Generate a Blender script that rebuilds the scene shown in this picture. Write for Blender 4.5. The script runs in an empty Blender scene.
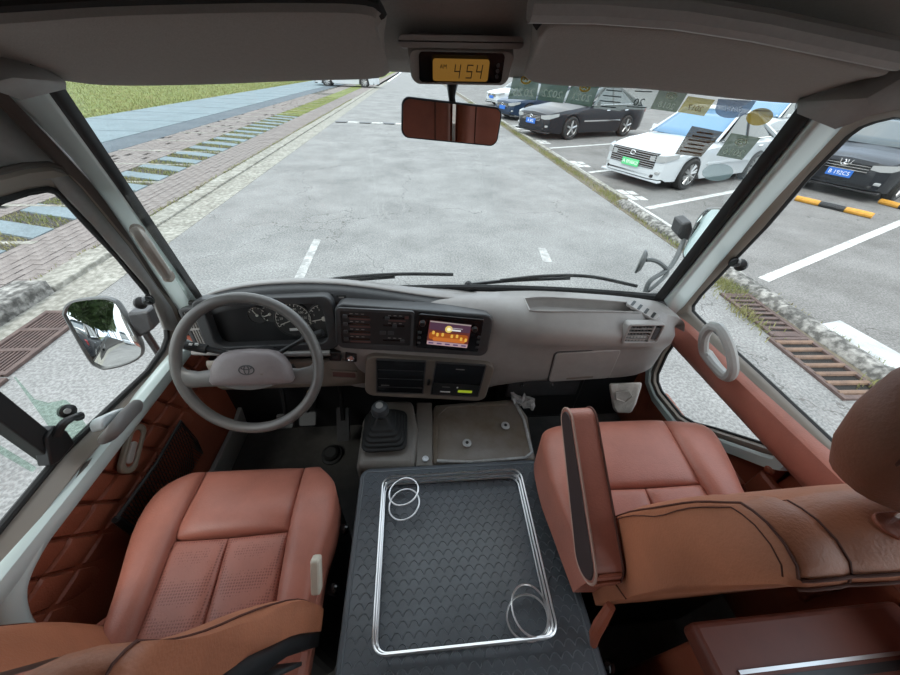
import bpy, math, random
from mathutils import Vector, Matrix
random.seed(11)
scene = bpy.context.scene
COL = scene.collection

# ---------------------------------------------------------------- camera
cam_data = bpy.data.cameras.new('camera')
cam_data.sensor_width = 36.0
cam_data.lens = 36.0 * 338.0 / 900.0
cam_data.clip_start = 0.02
cam_data.clip_end = 400
cam = bpy.data.objects.new('camera', cam_data)
COL.objects.link(cam)
cam.matrix_world = Matrix(((0.995628, 0.022729, -0.090597, 0.0),
                           (-0.084791, 0.626767, -0.774579, 0.0),
                           (0.039177, 0.778875, 0.625955, 2.05),
                           (0, 0, 0, 1)))
scene.camera = cam

# ---------------------------------------------------------------- sky, sun, exposure
world = bpy.data.worlds.new('world')
scene.world = world
world.use_nodes = True
wn = world.node_tree
bg = wn.nodes['Background']
tc = wn.nodes.new('ShaderNodeTexCoord')
nz = wn.nodes.new('ShaderNodeTexNoise')
nz.inputs['Scale'].default_value = 2.2
nz.inputs['Detail'].default_value = 5
cr = wn.nodes.new('ShaderNodeValToRGB')
cr.color_ramp.elements[0].position = 0.35
cr.color_ramp.elements[0].color = (0.66, 0.80, 1.0, 1)
cr.color_ramp.elements[1].position = 0.62
cr.color_ramp.elements[1].color = (1.0, 1.0, 1.0, 1)
wn.links.new(tc.outputs['Generated'], nz.inputs['Vector'])
wn.links.new(nz.outputs['Fac'], cr.inputs['Fac'])
wn.links.new(cr.outputs['Color'], bg.inputs['Color'])
bg.inputs['Strength'].default_value = 1.55
sun_data = bpy.data.lights.new('sun', 'SUN')
sun_data.energy = 1.2
sun_data.angle = math.radians(25)
sun_data.color = (1.0, 0.96, 0.9)
sun = bpy.data.objects.new('sun', sun_data)
sun.rotation_euler = (math.radians(28), math.radians(-22), 0)
COL.objects.link(sun)
vs = scene.view_settings
vs.view_transform = 'Standard'
vs.look = 'None'
vs.gamma = 1.0
vs.use_curve_mapping = False
vs.exposure = 0.75

# ---------------------------------------------------------------- materials
def S(r, g, b):
    def c(v):
        v /= 255.0
        return v / 12.92 if v <= 0.04045 else ((v + 0.055) / 1.055) ** 2.4
    return (c(r), c(g), c(b))

def mat(name, col, rough=0.5, metal=0.0, var=0.0, scale=20.0, bump=0.0, bscale=None, col2=None,
        spec=0.5, coat=0.0, emit=0.0, detail=6.0, pos=(0.35, 0.65)):
    m = bpy.data.materials.new(name)
    m.use_nodes = True
    nt = m.node_tree
    p = nt.nodes['Principled BSDF']
    p.inputs['Base Color'].default_value = (*col, 1)
    p.inputs['Roughness'].default_value = rough
    p.inputs['Metallic'].default_value = metal
    p.inputs['Specular IOR Level'].default_value = spec
    p.inputs['Coat Weight'].default_value = coat
    p.inputs['Coat Roughness'].default_value = 0.04
    if emit:
        p.inputs['Emission Color'].default_value = (*col, 1)
        p.inputs['Emission Strength'].default_value = emit
    tcn = None
    if var or col2 is not None or bump:
        tcn = nt.nodes.new('ShaderNodeTexCoord')
    if var or col2 is not None:
        n = nt.nodes.new('ShaderNodeTexNoise')
        n.inputs['Scale'].default_value = scale
        n.inputs['Detail'].default_value = detail
        n.inputs['Roughness'].default_value = 0.65
        r = nt.nodes.new('ShaderNodeValToRGB')
        r.color_ramp.elements[0].position = pos[0]
        r.color_ramp.elements[1].position = pos[1]
        a = tuple(max(0, v * (1 - var)) for v in col) if col2 is None else col2
        b = tuple(min(1, v * (1 + var)) for v in col) if col2 is None else col
        r.color_ramp.elements[0].color = (*a, 1)
        r.color_ramp.elements[1].color = (*b, 1)
        nt.links.new(tcn.outputs['Object'], n.inputs['Vector'])
        nt.links.new(n.outputs['Fac'], r.inputs['Fac'])
        nt.links.new(r.outputs['Color'], p.inputs['Base Color'])
    if bump:
        n2 = nt.nodes.new('ShaderNodeTexNoise')
        n2.inputs['Scale'].default_value = bscale or scale
        n2.inputs['Detail'].default_value = 3
        bp = nt.nodes.new('ShaderNodeBump')
        bp.inputs['Strength'].default_value = bump
        bp.inputs['Distance'].default_value = 0.01
        nt.links.new(tcn.outputs['Object'], n2.inputs['Vector'])
        nt.links.new(n2.outputs['Fac'], bp.inputs['Height'])
        nt.links.new(bp.outputs['Normal'], p.inputs['Normal'])
    return m

def glass_mat(name, tint, gloss=0.12, rough=0.0):
    m = bpy.data.materials.new(name)
    m.use_nodes = True
    nt = m.node_tree
    nt.nodes.remove(nt.nodes['Principled BSDF'])
    out = nt.nodes['Material Output']
    tr = nt.nodes.new('ShaderNodeBsdfTransparent')
    tr.inputs['Color'].default_value = (*tint, 1)
    gl = nt.nodes.new('ShaderNodeBsdfGlossy')
    gl.inputs['Roughness'].default_value = rough
    lw = nt.nodes.new('ShaderNodeLayerWeight')
    pw = nt.nodes.new('ShaderNodeMath')
    pw.operation = 'POWER'
    pw.inputs[1].default_value = 5.0
    ml = nt.nodes.new('ShaderNodeMath')
    ml.operation = 'MULTIPLY_ADD'
    ml.inputs[1].default_value = gloss * 4
    ml.inputs[2].default_value = 0.02
    mx = nt.nodes.new('ShaderNodeMixShader')
    nt.links.new(lw.outputs['Facing'], pw.inputs[0])
    nt.links.new(pw.outputs[0], ml.inputs[0])
    nt.links.new(ml.outputs[0], mx.inputs['Fac'])
    nt.links.new(tr.outputs['BSDF'], mx.inputs[1])
    nt.links.new(gl.outputs['BSDF'], mx.inputs[2])
    nt.links.new(mx.outputs['Shader'], out.inputs['Surface'])
    return m

def sheen_leather(name, col, rough=0.42, perf=False):
    m = mat(name, col, rough, var=0.10, scale=9.0, bump=0.12, bscale=260.0)
    if perf:
        nt = m.node_tree
        p = nt.nodes['Principled BSDF']
        old = p.inputs['Base Color'].links[0].from_socket
        tcn = nt.nodes.new('ShaderNodeTexCoord')
        vo = nt.nodes.new('ShaderNodeTexVoronoi')
        vo.inputs['Scale'].default_value = 165.0
        vo.inputs['Randomness'].default_value = 0.15
        lt = nt.nodes.new('ShaderNodeMath')
        lt.operation = 'LESS_THAN'
        lt.inputs[1].default_value = 0.36
        mx = nt.nodes.new('ShaderNodeMix')
        mx.data_type = 'RGBA'
        mx.inputs[7].default_value = (col[0] * 0.62, col[1] * 0.55, col[2] * 0.55, 1)
        nt.links.new(tcn.outputs['Object'], vo.inputs['Vector'])
        nt.links.new(vo.outputs['Distance'], lt.inputs[0])
        nt.links.new(lt.outputs[0], mx.inputs[0])
        nt.links.new(old, mx.inputs[6])
        nt.links.new(mx.outputs[2], p.inputs['Base Color'])
    return m

M = {}
M['leather'] = sheen_leather('red_brown_leather', (0.385, 0.138, 0.098))
M['leather_perf'] = sheen_leather('perforated_leather', (0.385, 0.138, 0.10), perf=True)
M['leather_tan'] = sheen_leather('tan_brown_leather', (0.40, 0.145, 0.075), 0.5)
M['leather_dark'] = sheen_leather('dark_brown_leather', (0.26, 0.068, 0.035), 0.5)
M['stitch'] = mat('dark_stitching', (0.09, 0.028, 0.018), 0.8)
M['stitch_light'] = mat('pale_stitching', (0.55, 0.42, 0.34), 0.8)
M['dash'] = mat('grey_dash_plastic', (0.285, 0.265, 0.252), 0.36, var=0.05, scale=30, bump=0.05, bscale=600)
M['dash_beige'] = mat('beige_dash_plastic', (0.185, 0.155, 0.13), 0.5, var=0.05, scale=30, bump=0.05, bscale=600)
M['wheel_grey'] = mat('grey_wheel_plastic', (0.125, 0.118, 0.112), 0.33, var=0.04, scale=40)
M['pad_grey'] = mat('taupe_horn_pad', (0.20, 0.17, 0.17), 0.42, var=0.04, scale=60)
M['charcoal'] = mat('charcoal_plastic', (0.045, 0.045, 0.047), 0.45, var=0.1, scale=60)
M['black'] = mat('black_plastic', (0.014, 0.014, 0.015), 0.4)
M['black_gloss'] = mat('black_gloss_plastic', (0.008, 0.008, 0.009), 0.12)
M['rubber'] = mat('black_rubber', (0.012, 0.012, 0.012), 0.65)
M['brown_seal'] = mat('brown_rubber_seal', (0.085, 0.073, 0.063), 0.5)
M['beige_trim'] = mat('beige_window_trim', (0.26, 0.225, 0.19), 0.4)
M['paint'] = mat('pale_green_white_paint', (0.60, 0.70, 0.69), 0.3, coat=0.3)
M['liner'] = mat('grey_brown_headliner', (0.25, 0.225, 0.205), 0.85, var=0.05, scale=200)
M['visor'] = mat('visor_vinyl', (0.275, 0.25, 0.228), 0.75, var=0.04, scale=200, bump=0.1, bscale=500)
M['liner_lt'] = mat('grey_trim_plastic', (0.30, 0.29, 0.275), 0.5, var=0.04, scale=100)
M['floor_mat'] = mat('dark_floor_mat', (0.055, 0.052, 0.048), 0.75, var=0.2, scale=14)
M['steel'] = mat('bright_steel_wire', (0.82, 0.82, 0.84), 0.32, metal=1.0)
M['chrome'] = mat('chrome', (0.85, 0.85, 0.86), 0.08, metal=1.0)
M['mirror'] = mat('mirror_glass', (0.86, 0.88, 0.87), 0.0, metal=1.0)
M['tint_mirror'] = mat('rear_view_glass', (0.62, 0.55, 0.5), 0.0, metal=1.0)
M['cover'] = mat('blue_black_cover_vinyl', (0.088, 0.098, 0.112), 0.42, var=0.12, scale=12)
M['cover_ridge'] = mat('cover_scale_ridge', (0.125, 0.138, 0.155), 0.35)
M['taupe'] = mat('taupe_console_plastic', (0.20, 0.178, 0.158), 0.4, var=0.12, scale=8, bump=0.15, bscale=40)
M['taupe_wrap'] = mat('worn_console_sheet', (0.23, 0.20, 0.175), 0.33, col2=(0.15, 0.11, 0.075), scale=5, bump=0.4, bscale=18)
M['clear_wrap'] = mat('cloudy_plastic_film', (0.42, 0.41, 0.40), 0.25, var=0.25, scale=25, bump=0.7, bscale=30)
M['cream'] = mat('cream_plastic', (0.55, 0.50, 0.42), 0.45)
M['white_pl'] = mat('dull_white_plastic', (0.50, 0.47, 0.43), 0.45, var=0.18, scale=14, bump=0.5, bscale=25)
M['white'] = mat('white_print', (0.8, 0.8, 0.78), 0.6)
M['grey_handle'] = mat('grey_grip_plastic', (0.36, 0.355, 0.34), 0.42, var=0.05, scale=40)
M['glass_ws'] = glass_mat('windscreen_glass', (0.93, 0.96, 0.95), 0.12)
M['glass_side'] = glass_mat('side_window_glass', (0.95, 0.97, 0.96), 0.12)
M['glass_green'] = glass_mat('green_glass_edge', (0.80, 0.90, 0.85), 0.2)

# ---------------------------------------------------------------- mesh helpers
class MB:
    def __init__(self):
        self.v = []
        self.f = []
    def pts(self, L):
        n = len(self.v)
        self.v += [tuple(p) for p in L]
        return n
    def poly(self, L):
        n = self.pts(L)
        self.f.append(tuple(range(n, n + len(L))))
        return self
    def box(self, x0, x1, y0, y1, z0, z1, T=None):
        P = [(x0, y0, z0), (x1, y0, z0), (x1, y1, z0), (x0, y1, z0), (x0, y0, z1), (x1, y0, z1), (x1, y1, z1), (x0, y1, z1)]
        if T is not None:
            P = [T @ Vector(p) for p in P]
        n = self.pts(P)
        self.f += [tuple(n + i for i in q) for q in ((0, 3, 2, 1), (4, 5, 6, 7), (0, 1, 5, 4), (1, 2, 6, 5), (2, 3, 7, 6), (3, 0, 4, 7))]
        return self
    def prism(self, L, off):
        """polygon L extruded by vector off"""
        off = Vector(off)
        k = len(L)
        n = self.pts([Vector(p) for p in L] + [Vector(p) + off for p in L])
        self.f.append(tuple(n + i for i in range(k))[::-1])
        self.f.append(tuple(n + k + i for i in range(k)))
        for i in range(k):
            j = (i + 1) % k
            self.f.append((n + i, n + j, n + k + j, n + k + i))
        return self
    def loft(self, secs, closed=True, caps=True, ring=False):
        k = len(secs[0])
        n = self.pts([p for s in secs for p in s])
        m = len(secs)
        for a in range(m if ring else m - 1):
            b = (a + 1) % m
            for i in range(k if closed else k - 1):
                j = (i + 1) % k
                self.f.append((n + a * k + i, n + a * k + j, n + b * k + j, n + b * k + i))
        if caps and not ring and closed:
            self.f.append(tuple(n + i for i in range(k))[::-1])
            self.f.append(tuple(n + (m - 1) * k + i for i in range(k)))
        return self
    def tube(self, path, r, n=8, closed=False, caps=True, sx=1.0):
        P = [Vector(p) for p in path]
        m = len(P)
        R = r if isinstance(r, (list, tuple)) else [r] * m
        T = []
        for i in range(m):
            a = P[(i - 1) % m] if (closed or i > 0) else P[0]
            b = P[(i + 1) % m] if (closed or i < m - 1) else P[-1]
            t = (b - a)
            T.append(t.normalized() if t.length > 1e-9 else Vector((0, 0, 1)))
        up = Vector((0, 0, 1)) if abs(T[0].z) < 0.9 else Vector((0, 1, 0))
        u = T[0].cross(up).normalized()
        secs = []
        for i in range(m):
            u = (u - T[i] * u.dot(T[i]))
            u = u.normalized() if u.length > 1e-6 else T[i].orthogonal().normalized()
            w = T[i].cross(u)
            secs.append([P[i] + (u * math.cos(2 * math.pi * k / n) * sx + w * math.sin(2 * math.pi * k / n)) * R[i] for k in range(n)])
        return self.loft(secs, True, caps, ring=closed)
    def lathe(self, prof, c=(0, 0, 0), axis=(0, 0, 1), n=24, caps=True):
        ax = Vector(axis).normalized()
        u = ax.orthogonal().normalized()
        w = ax.cross(u)
        c = Vector(c)
        secs = [[c + ax * h + (u * math.cos(2 * math.pi * k / n) + w * math.sin(2 * math.pi * k / n)) * r for k in range(n)] for r, h in prof]
        return self.loft(secs, True, caps)
    def grid(self, fn, nu, nv):
        n = self.pts([fn(i / nu, j / nv) for j in range(nv + 1) for i in range(nu + 1)])
        for j in range(nv):
            for i in range(nu):
                a = n + j * (nu + 1) + i
                self.f.append((a, a + 1, a + nu + 2, a + nu + 1))
        return self
    def mesh(self, name, material, smooth=True, angle=35):
        me = bpy.data.meshes.new(name)
        me.from_pydata(self.v, [], self.f)
        me.materials.append(material)
        if smooth:
            me.polygons.foreach_set('use_smooth', [True] * len(me.polygons))
            me.set_sharp_from_angle(angle=math.radians(angle))
        me.update()
        return me
    def build(self, name, material, parent=None, smooth=True, bevel=0.0, seg=2, angle=35, solid=0.0, subsurf=0, off=-1.0):
        o = bpy.data.objects.new(name, self.mesh(name, material, smooth, angle))
        COL.objects.link(o)
        if solid:
            md = o.modifiers.new('solid', 'SOLIDIFY')
            md.thickness = solid
            md.offset = off
        if bevel:
            md = o.modifiers.new('bevel', 'BEVEL')
            md.width = bevel
            md.segments = seg
            md.limit_method = 'ANGLE'
            md.angle_limit = math.radians(30)
        if subsurf:
            md = o.modifiers.new('sub', 'SUBSURF')
            md.levels = subsurf
            md.render_levels = subsurf
        attach(o, parent)
        return o

def attach(o, parent):
    if parent is not None:
        o.parent = parent
        if parent.type == 'EMPTY':
            o.matrix_parent_inverse = Matrix.Translation(-Vector(parent.location))

def tag(o, label, cat, group=None, kind=None):
    o['label'] = label
    o['category'] = cat
    if group:
        o['group'] = group
    if kind:
        o['kind'] = kind
    return o

def thing(name, label, cat, loc=(0, 0, 0), group=None):
    o = bpy.data.objects.new(name, None)
    COL.objects.link(o)
    o.location = loc
    o.empty_display_size = 0.05
    return tag(o, label, cat, group)

def struct(o, label=None, cat=None):
    o['kind'] = 'structure'
    if label:
        o['label'] = label
    if cat:
        o['category'] = cat
    return o

def copy_tree(o, parent=None):
    c = o.copy()
    COL.objects.link(c)
    c.parent = parent
    for ch in list(o.children):
        copy_tree(ch, c)
    return c

def text_mesh(name, s, size, material, Mx, parent=None, thick=0.0004, align='CENTER'):
    cu = bpy.data.curves.new(name, 'FONT')
    cu.body = s
    cu.size = size
    cu.align_x = align
    cu.align_y = 'CENTER'
    cu.extrude = thick
    cu.resolution_u = 2
    t = bpy.data.objects.new(name + '_tmp', cu)
    COL.objects.link(t)
    bpy.context.view_layer.update()
    me = bpy.data.meshes.new_from_object(t)
    bpy.data.objects.remove(t)
    bpy.data.curves.remove(cu)
    me.transform(Mx)
    me.materials.clear()
    me.materials.append(material)
    o = bpy.data.objects.new(name, me)
    COL.objects.link(o)
    attach(o, parent)
    return o

def frame(o, x, y):
    """matrix whose local X, Y follow x and y, with Z out of the page"""
    x = Vector(x).normalized()
    z = x.cross(Vector(y)).normalized()
    y = z.cross(x)
    o = Vector(o)
    return Matrix(((x.x, y.x, z.x, o.x), (x.y, y.y, z.y, o.y), (x.z, y.z, z.z, o.z), (0, 0, 0, 1)))

def lerp(a, b, t):
    return Vector(a) * (1 - t) + Vector(b) * t

def curve(P, t):
    """Catmull-Rom through points P at t in 0..1"""
    P = [Vector(p) for p in P]
    if len(P) == 2:
        return P[0].lerp(P[1], t)
    s = t * (len(P) - 1)
    i = min(int(s), len(P) - 2)
    f = s - i
    p1, p2 = P[i], P[i + 1]
    p0 = P[i - 1] if i > 0 else p1 * 2 - p2
    p3 = P[i + 2] if i + 2 < len(P) else p2 * 2 - p1
    return 0.5 * ((2 * p1) + (p2 - p0) * f + (2 * p0 - 5 * p1 + 4 * p2 - p3) * f * f + (3 * p1 - p0 - 3 * p2 + p3) * f ** 3)

def smooth_path(P, n=24):
    return [curve(P, i / n) for i in range(n + 1)]

def pad(L, R, N, bulge=0.02, skirt=0.05, nu=10, nv=14, p=3.0, flare=0.0):
    """upholstered pad between the left rail L and the right rail R (lists of points), bulging along N"""
    N = Vector(N).normalized()
    mb = MB()
    def e(t):
        return max(0.0, 1 - abs(2 * t - 1) ** p)
    def fn(u, v):
        q = curve(L, v).lerp(curve(R, v), u)
        return q + N * bulge * (e(u) * e(v)) ** 0.5
    us = [0.5 - 0.5 * math.cos(math.pi * i / nu) for i in range(nu + 1)]
    vv = [0.5 - 0.5 * math.cos(math.pi * j / nv) for j in range(nv + 1)]
    mb.grid(lambda a, b: fn(us[round(a * nu)], vv[round(b * nv)]), nu, nv)
    ring = [(i, 0) for i in range(nu + 1)] + [(nu, j) for j in range(1, nv + 1)] + [(i, nv) for i in range(nu - 1, -1, -1)] + [(0, j) for j in range(nv - 1, 0, -1)]
    idx = [j * (nu + 1) + i for i, j in ring]
    cen = sum((Vector(mb.v[i]) for i in idx), Vector()) / len(idx)
    base = mb.pts([Vector(mb.v[i]) - N * skirt + (Vector(mb.v[i]) - cen) * flare for i in idx])
    k = len(idx)
    for a in range(k):
        b = (a + 1) % k
        mb.f.append((idx[a], base + a, base + b, idx[b]))
    mb.f.append(tuple(base + a for a in range(k)))
    return mb

def rrect(w, h, r, n=5):
    """rounded rectangle outline in 2D, centred"""
    out = []
    for cx, cy, a0 in ((w / 2 - r, h / 2 - r, 0), (-w / 2 + r, h / 2 - r, 90), (-w / 2 + r, -h / 2 + r, 180), (w / 2 - r, -h / 2 + r, 270)):
        for i in range(n + 1):
            a = math.radians(a0 + 90 * i / n)
            out.append((cx + r * math.cos(a), cy + r * math.sin(a)))
    return out

def plate(mb, Mx, w, h, r, d, n=5, hole=None):
    """rounded slab (front face at local z=0, depth d backwards), or a frame when hole=(w,h,r)"""
    o = rrect(w, h, r, n)
    if hole is None:
        mb.prism([Mx @ Vector((x, y, -d)) for x, y in o], Mx.to_3x3() @ Vector((0, 0, d)))
        return mb
    q = rrect(*hole, n)
    k = len(o)
    secs = [[Mx @ Vector((x, y, -d)) for x, y in o], [Mx @ Vector((x, y, 0)) for x, y in o],
            [Mx @ Vector((x, y, 0)) for x, y in q], [Mx @ Vector((x, y, -d)) for x, y in q]]
    mb.loft(secs, True, False, ring=True)
    return mb


# ---------------------------------------------------------------- bus shell (the room)
def LX(z, off=0.0):
    return -0.86 + off + 0.12 * (z - 1.29)
def RX(z, off=0.0):
    return 1.05 - off - 0.12 * (z - 1.32)
REAR = -2.9

# floor, fire wall
mb = MB().box(-0.92, 1.12, REAR, 1.16, 0.52, 0.60)
floor = struct(mb.build('floor', M['floor_mat'], smooth=False), 'dark rubber floor of the bus cab', 'floor')
mb = MB().box(-0.90, 1.08, 1.10, 1.16, 0.60, 1.33)
struct(mb.build('wall_front', M['black'], smooth=False), 'black fire wall below the dashboard', 'wall')

# ceiling and windscreen header
CP = [(0.845, 2.055), (0.80, 2.075), (0.74, 2.115), (0.66, 2.15), (0.55, 2.175), (0.3, 2.23), (-0.2, 2.27), (-1.0, 2.29), (REAR, 2.29)]
def ceil_pt(u, v):
    y, z = CP[round(v * (len(CP) - 1))]
    s = 2 * u - 1
    x = 0.10 + 0.98 * s
    drop = (0.30 if s < 0 else 0.10) * max(0.0, (abs(s) - 0.55) / 0.45) ** 2
    yy = y - (0.07 * s * s if v < 0.4 else 0)
    return (x, yy, z - drop * (1 if v > 0.6 else 0.25 + v * 1.2))
ceiling = struct(MB().grid(ceil_pt, 28, len(CP) - 1).build('ceiling', M['liner'], solid=0.02, off=1), 'grey brown headliner of the bus', 'ceiling')

# left window frame (door), opening outline from sill round to sill
LW = [(LX(1.29, .015), -0.62, 1.29), (LX(1.29, .015), 0.30, 1.29), (-.843, .518, 1.305), (-.847, .829, 1.27), (-.846, .924, 1.282), (-.844, .959, 1.301), (-.838, .984, 1.349), (-.823, .963, 1.477), (-.806, .921, 1.612), (-.794, .881, 1.715),
      (-.786, .856, 1.785), (-.783, .846, 1.803), (-.782, .827, 1.813), (-.781, .781, 1.819), (-.781, .728, 1.82), (LX(1.80, .015), 0.55, 1.80), (LX(1.80, .015), 0.1, 1.80), (LX(1.80, .015), -0.62, 1.80)]
def offset_loop(P, d, off):
    c = Vector((0, 0.15, 1.55))
    out = []
    for i, p in enumerate(P):
        a = Vector(P[max(i - 1, 0)])
        b = Vector(P[min(i + 1, len(P) - 1)])
        t = (b - a).normalized()
        n = Vector((0, t.z, -t.y))
        if n.dot(Vector(p) - c) < 0:
            n = -n
        q = Vector(p) + n * d
        q.x += off
        out.append(q)
    return out
LW1 = offset_loop(LW, 0.012, 0.012)
LW2 = offset_loop(LW, 0.035, 0.028)
LW3 = offset_loop(LW, 0.060, 0.018)
frame_l = struct(MB().loft([LW, LW1, LW2, LW3], closed=False).build('trim_1', M['beige_trim'], solid=0.012, off=1), 'beige frame trim around the driver door window', 'window frame')
mb = MB().tube(LW, 0.008, 8)
mb.build('rubber_seal', M['rubber'], frame_l)
mb = MB().tube(offset_loop(LW, 0.048, 0.026), 0.006, 8)
mb.build('rubber_seal', M['brown_seal'], frame_l)

# driver door upper frame panel and its dark channel beside the pillar
E2 = [(-.702, .766, 2.027), (-.708, .794, 1.972), (-.722, .839, 1.894), (-.739, .892, 1.798), (-.764, .957, 1.628), (-.797, 1.018, 1.397), (-.81, 1.021, 1.286)]
E3 = [(-.733, .765, 2.014), (-.739, .797, 1.961), (-.749, .834, 1.886), (-.759, .88, 1.801), (-.778, .937, 1.637), (-.808, 1, 1.394), (-.82, 1, 1.294)]
mb = MB().loft([E2, [lerp(a, b, .5) + Vector((-.012, .0, 0)) for a, b in zip(E2, E3)], E3], closed=False)
door_seal = struct(mb.build('trim_2', M['brown_seal'], solid=0.008, off=1), 'brown door seal channel along the driver side pillar', 'seal')
E3b = [(-.755, .675, 1.913), (-.758, .715, 1.891), (-.763, .769, 1.845), (-.765, .833, 1.829), (-.779, .88, 1.713), (-.806, .957, 1.487), (-.824, .95, 1.341)]
mb = MB().loft([E3, E3b], closed=False)
struct(mb.build('trim_3', M['liner_lt'], solid=0.01, off=1), 'grey upper panel of the driver door', 'door panel')

# left A pillar
def pillar(e0, e1, e2, bulge, n, label):
    def seg(E, t):
        return curve(E, t)
    N = 16
    cols = [[seg(e1, i / N) for i in range(N + 1)]]
    for k in (0.15, 0.35, 0.6, 0.85):
        cols.append([lerp(seg(e1, i / N), seg(e2, i / N), k) + Vector(bulge) * math.sin(math.pi * k) for i in range(N + 1)])
    cols.append([seg(e2, i / N) for i in range(N + 1)])
    o = struct(MB().loft(cols, closed=False).build(n, M['paint'], solid=0.02, off=1), label, 'pillar')
    mb = MB().loft([[seg(e0, i / N) for i in range(N + 1)], [lerp(seg(e0, i / N), seg(e1, i / N), .5) + Vector((0, -.006, 0)) for i in range(N + 1)], [seg(e1, i / N) for i in range(N + 1)]], closed=False)
    mb.build('glass_border', M['rubber'], o, solid=0.006, off=1)
    return o
pillar([(-.532, .685, 2.034), (-.554, .72, 1.996), (-.632, .855, 1.798), (-.685, .985, 1.444)],
       [(-.546, .67, 2.031), (-.57, .705, 1.99), (-.644, .835, 1.798), (-.695, .965, 1.449)],
       [(-.696, .76, 2.028), (-.703, .789, 1.973), (-.741, .898, 1.783), (-.81, 1.03, 1.288)], (0.004, -0.006, 0), 'trim_4', 'pale painted windscreen pillar on the driver side')
# right A pillar
pillar([(.709, .685, 2.059), (.732, .72, 2.018), (.798, .835, 1.807), (.825, .945, 1.448)],
       [(.724, .67, 2.05), (.753, .705, 2.007), (.821, .82, 1.799), (.846, .93, 1.449)],
       [(.888, .765, 2.041), (.894, .779, 1.994), (.939, .885, 1.744), (.999, 1.026, 1.325)], (-0.004, -0.006, 0), 'trim_5', 'pale painted windscreen pillar on the passenger side')

# right window frame, opening from the sill round to the top
RW = [(RX(1.33, .015), -0.62, 1.325), (RX(1.33, .015), 0.25, 1.325), (1.032, .417, 1.344), (1.031, .644, 1.351), (1.031, .924, 1.354), (1.03, .974, 1.36), (1.027, .987, 1.383), (1.021, .975, 1.439), (1.002, .919, 1.593), (.985, .868, 1.733),
      (.968, .827, 1.876), (.957, .791, 1.967), (.955, .774, 1.989), (.953, .751, 2.002), (.952, .718, 2.014), (RX(2.0, .015), 0.55, 2.015), (RX(2.0, .015), 0.1, 2.03), (RX(2.0, .015), -0.62, 2.03)]
RW1 = offset_loop(RW, 0.012, -0.012)
RW2 = offset_loop(RW, 0.030, -0.030)
RW3 = offset_loop(RW, 0.060, -0.022)
frame_r = struct(MB().loft([RW, RW1, RW2, RW3], closed=False).build('trim_6', M['beige_trim'], solid=0.012, off=1), 'beige frame trim around the passenger side window', 'window frame')
MB().tube(RW, 0.011, 8).build('rubber_seal', M['rubber'], frame_r)
MB().tube(offset_loop(RW, 0.045, -0.032), 0.007, 8).build('rubber_seal', M['brown_seal'], frame_r)
# aluminium strip on the sill of the right window
MB().tube([(RX(1.323, .022), -0.6, 1.323), (RX(1.323, .022), 0.25, 1.323), (1.025, .408, 1.342), (1.025, .633, 1.346), (1.024, .9, 1.349)], 0.006, 8).build('sill_strip', mat('sill_aluminium', (0.42, 0.43, 0.42), 0.35, metal=0.6), frame_r)

# panes
def pane(loop, name, m, label, t=0.004):
    o = MB().poly(loop).build(name, m, smooth=False, solid=t, off=0)
    return struct(o, label, 'window')
pane([Vector(p) + Vector((-.012, 0, 0)) for p in LW], 'window_2', M['glass_side'], 'clear glass of the driver door window')
pane([Vector(p) + Vector((.012, 0, 0)) for p in RW], 'window_3', M['glass_side'], 'clear glass of the passenger side window')

# curved windscreen
def ws(t, v, off=0.0):
    b = Vector((0.08 + 0.80 * t, 1.055 - 0.085 * t * t, 1.42))
    p = Vector((0.09 + 0.67 * t, 0.825 - 0.085 * t * t, 2.08))
    n = Vector((0, -0.94, -0.33))
    return b.lerp(p, v) + n * off
wind = struct(MB().grid(lambda u, v: ws(2 * u - 1, v), 24, 8).build('window_1', M['glass_ws'], solid=0.005, off=0), 'wide curved windscreen of the bus', 'windscreen')
MB().tube([ws(-1 + 2 * i / 24, 0.02, 0.004) for i in range(25)], 0.013, 8).build('rubber_seal', M['rubber'], wind)
MB().tube([ws(-1 + 2 * i / 24, 0.985, 0.004) for i in range(25)], 0.012, 8).build('rubber_seal', M['rubber'], wind)

# headliner corner pieces above the pillars
for s, pts in ((-1, [(-.603, .66, 2.041), (-.572, .67, 2.045), (-.546, .68, 2.029), (-.525, .69, 2.008), (-.534, .695, 1.999), (-.576, .66, 1.986), (-.572, .63, 1.997), (-.577, .6, 2.003)]),
               (1, [(.782, .6, 2.085), (.769, .64, 2.083), (.741, .67, 2.055), (.694, .69, 2.03), (.71, .695, 2.018), (.769, .66, 1.998), (.771, .64, 2.007), (.768, .62, 2.019), (.832, .6, 2.039)])):
    c = sum((Vector(p) for p in pts), Vector()) / len(pts)
    mb = MB()
    n = mb.pts(pts + [c + Vector((-.01 * s, -.02, 0))])
    for i in range(len(pts)):
        mb.f.append((n + i, n + (i + 1) % len(pts), n + len(pts)))
    struct(mb.build('trim_7' if s < 0 else 'trim_8', M['liner_lt'], solid=0.015, off=1, angle=60), 'grey headliner corner over the ' + ('driver' if s < 0 else 'passenger') + ' side pillar', 'corner trim')

# left door below the sill: painted ledge, leather panels, kick panel
ys = [1.0, 0.95, 0.85, 0.6, 0.3, 0.0, -0.62]
mb = MB().loft([[(LX(z, o), y, z) for o, z in ((.030, 1.262), (.046, 1.258), (.056, 1.250), (.058, 1.238), (.056, 1.215), (.046, 1.203), (.030, 1.19))] for y in ys], closed=False)
wall_left = struct(MB().box(-0.90, -0.862, REAR, 1.1, 0.55, 1.20).build('wall_left', M['leather_dark'], smooth=False), 'brown driver door and side wall of the cab', 'wall')
mb.build('painted_ledge', M['paint'], wall_left, solid=0.004)
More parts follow.
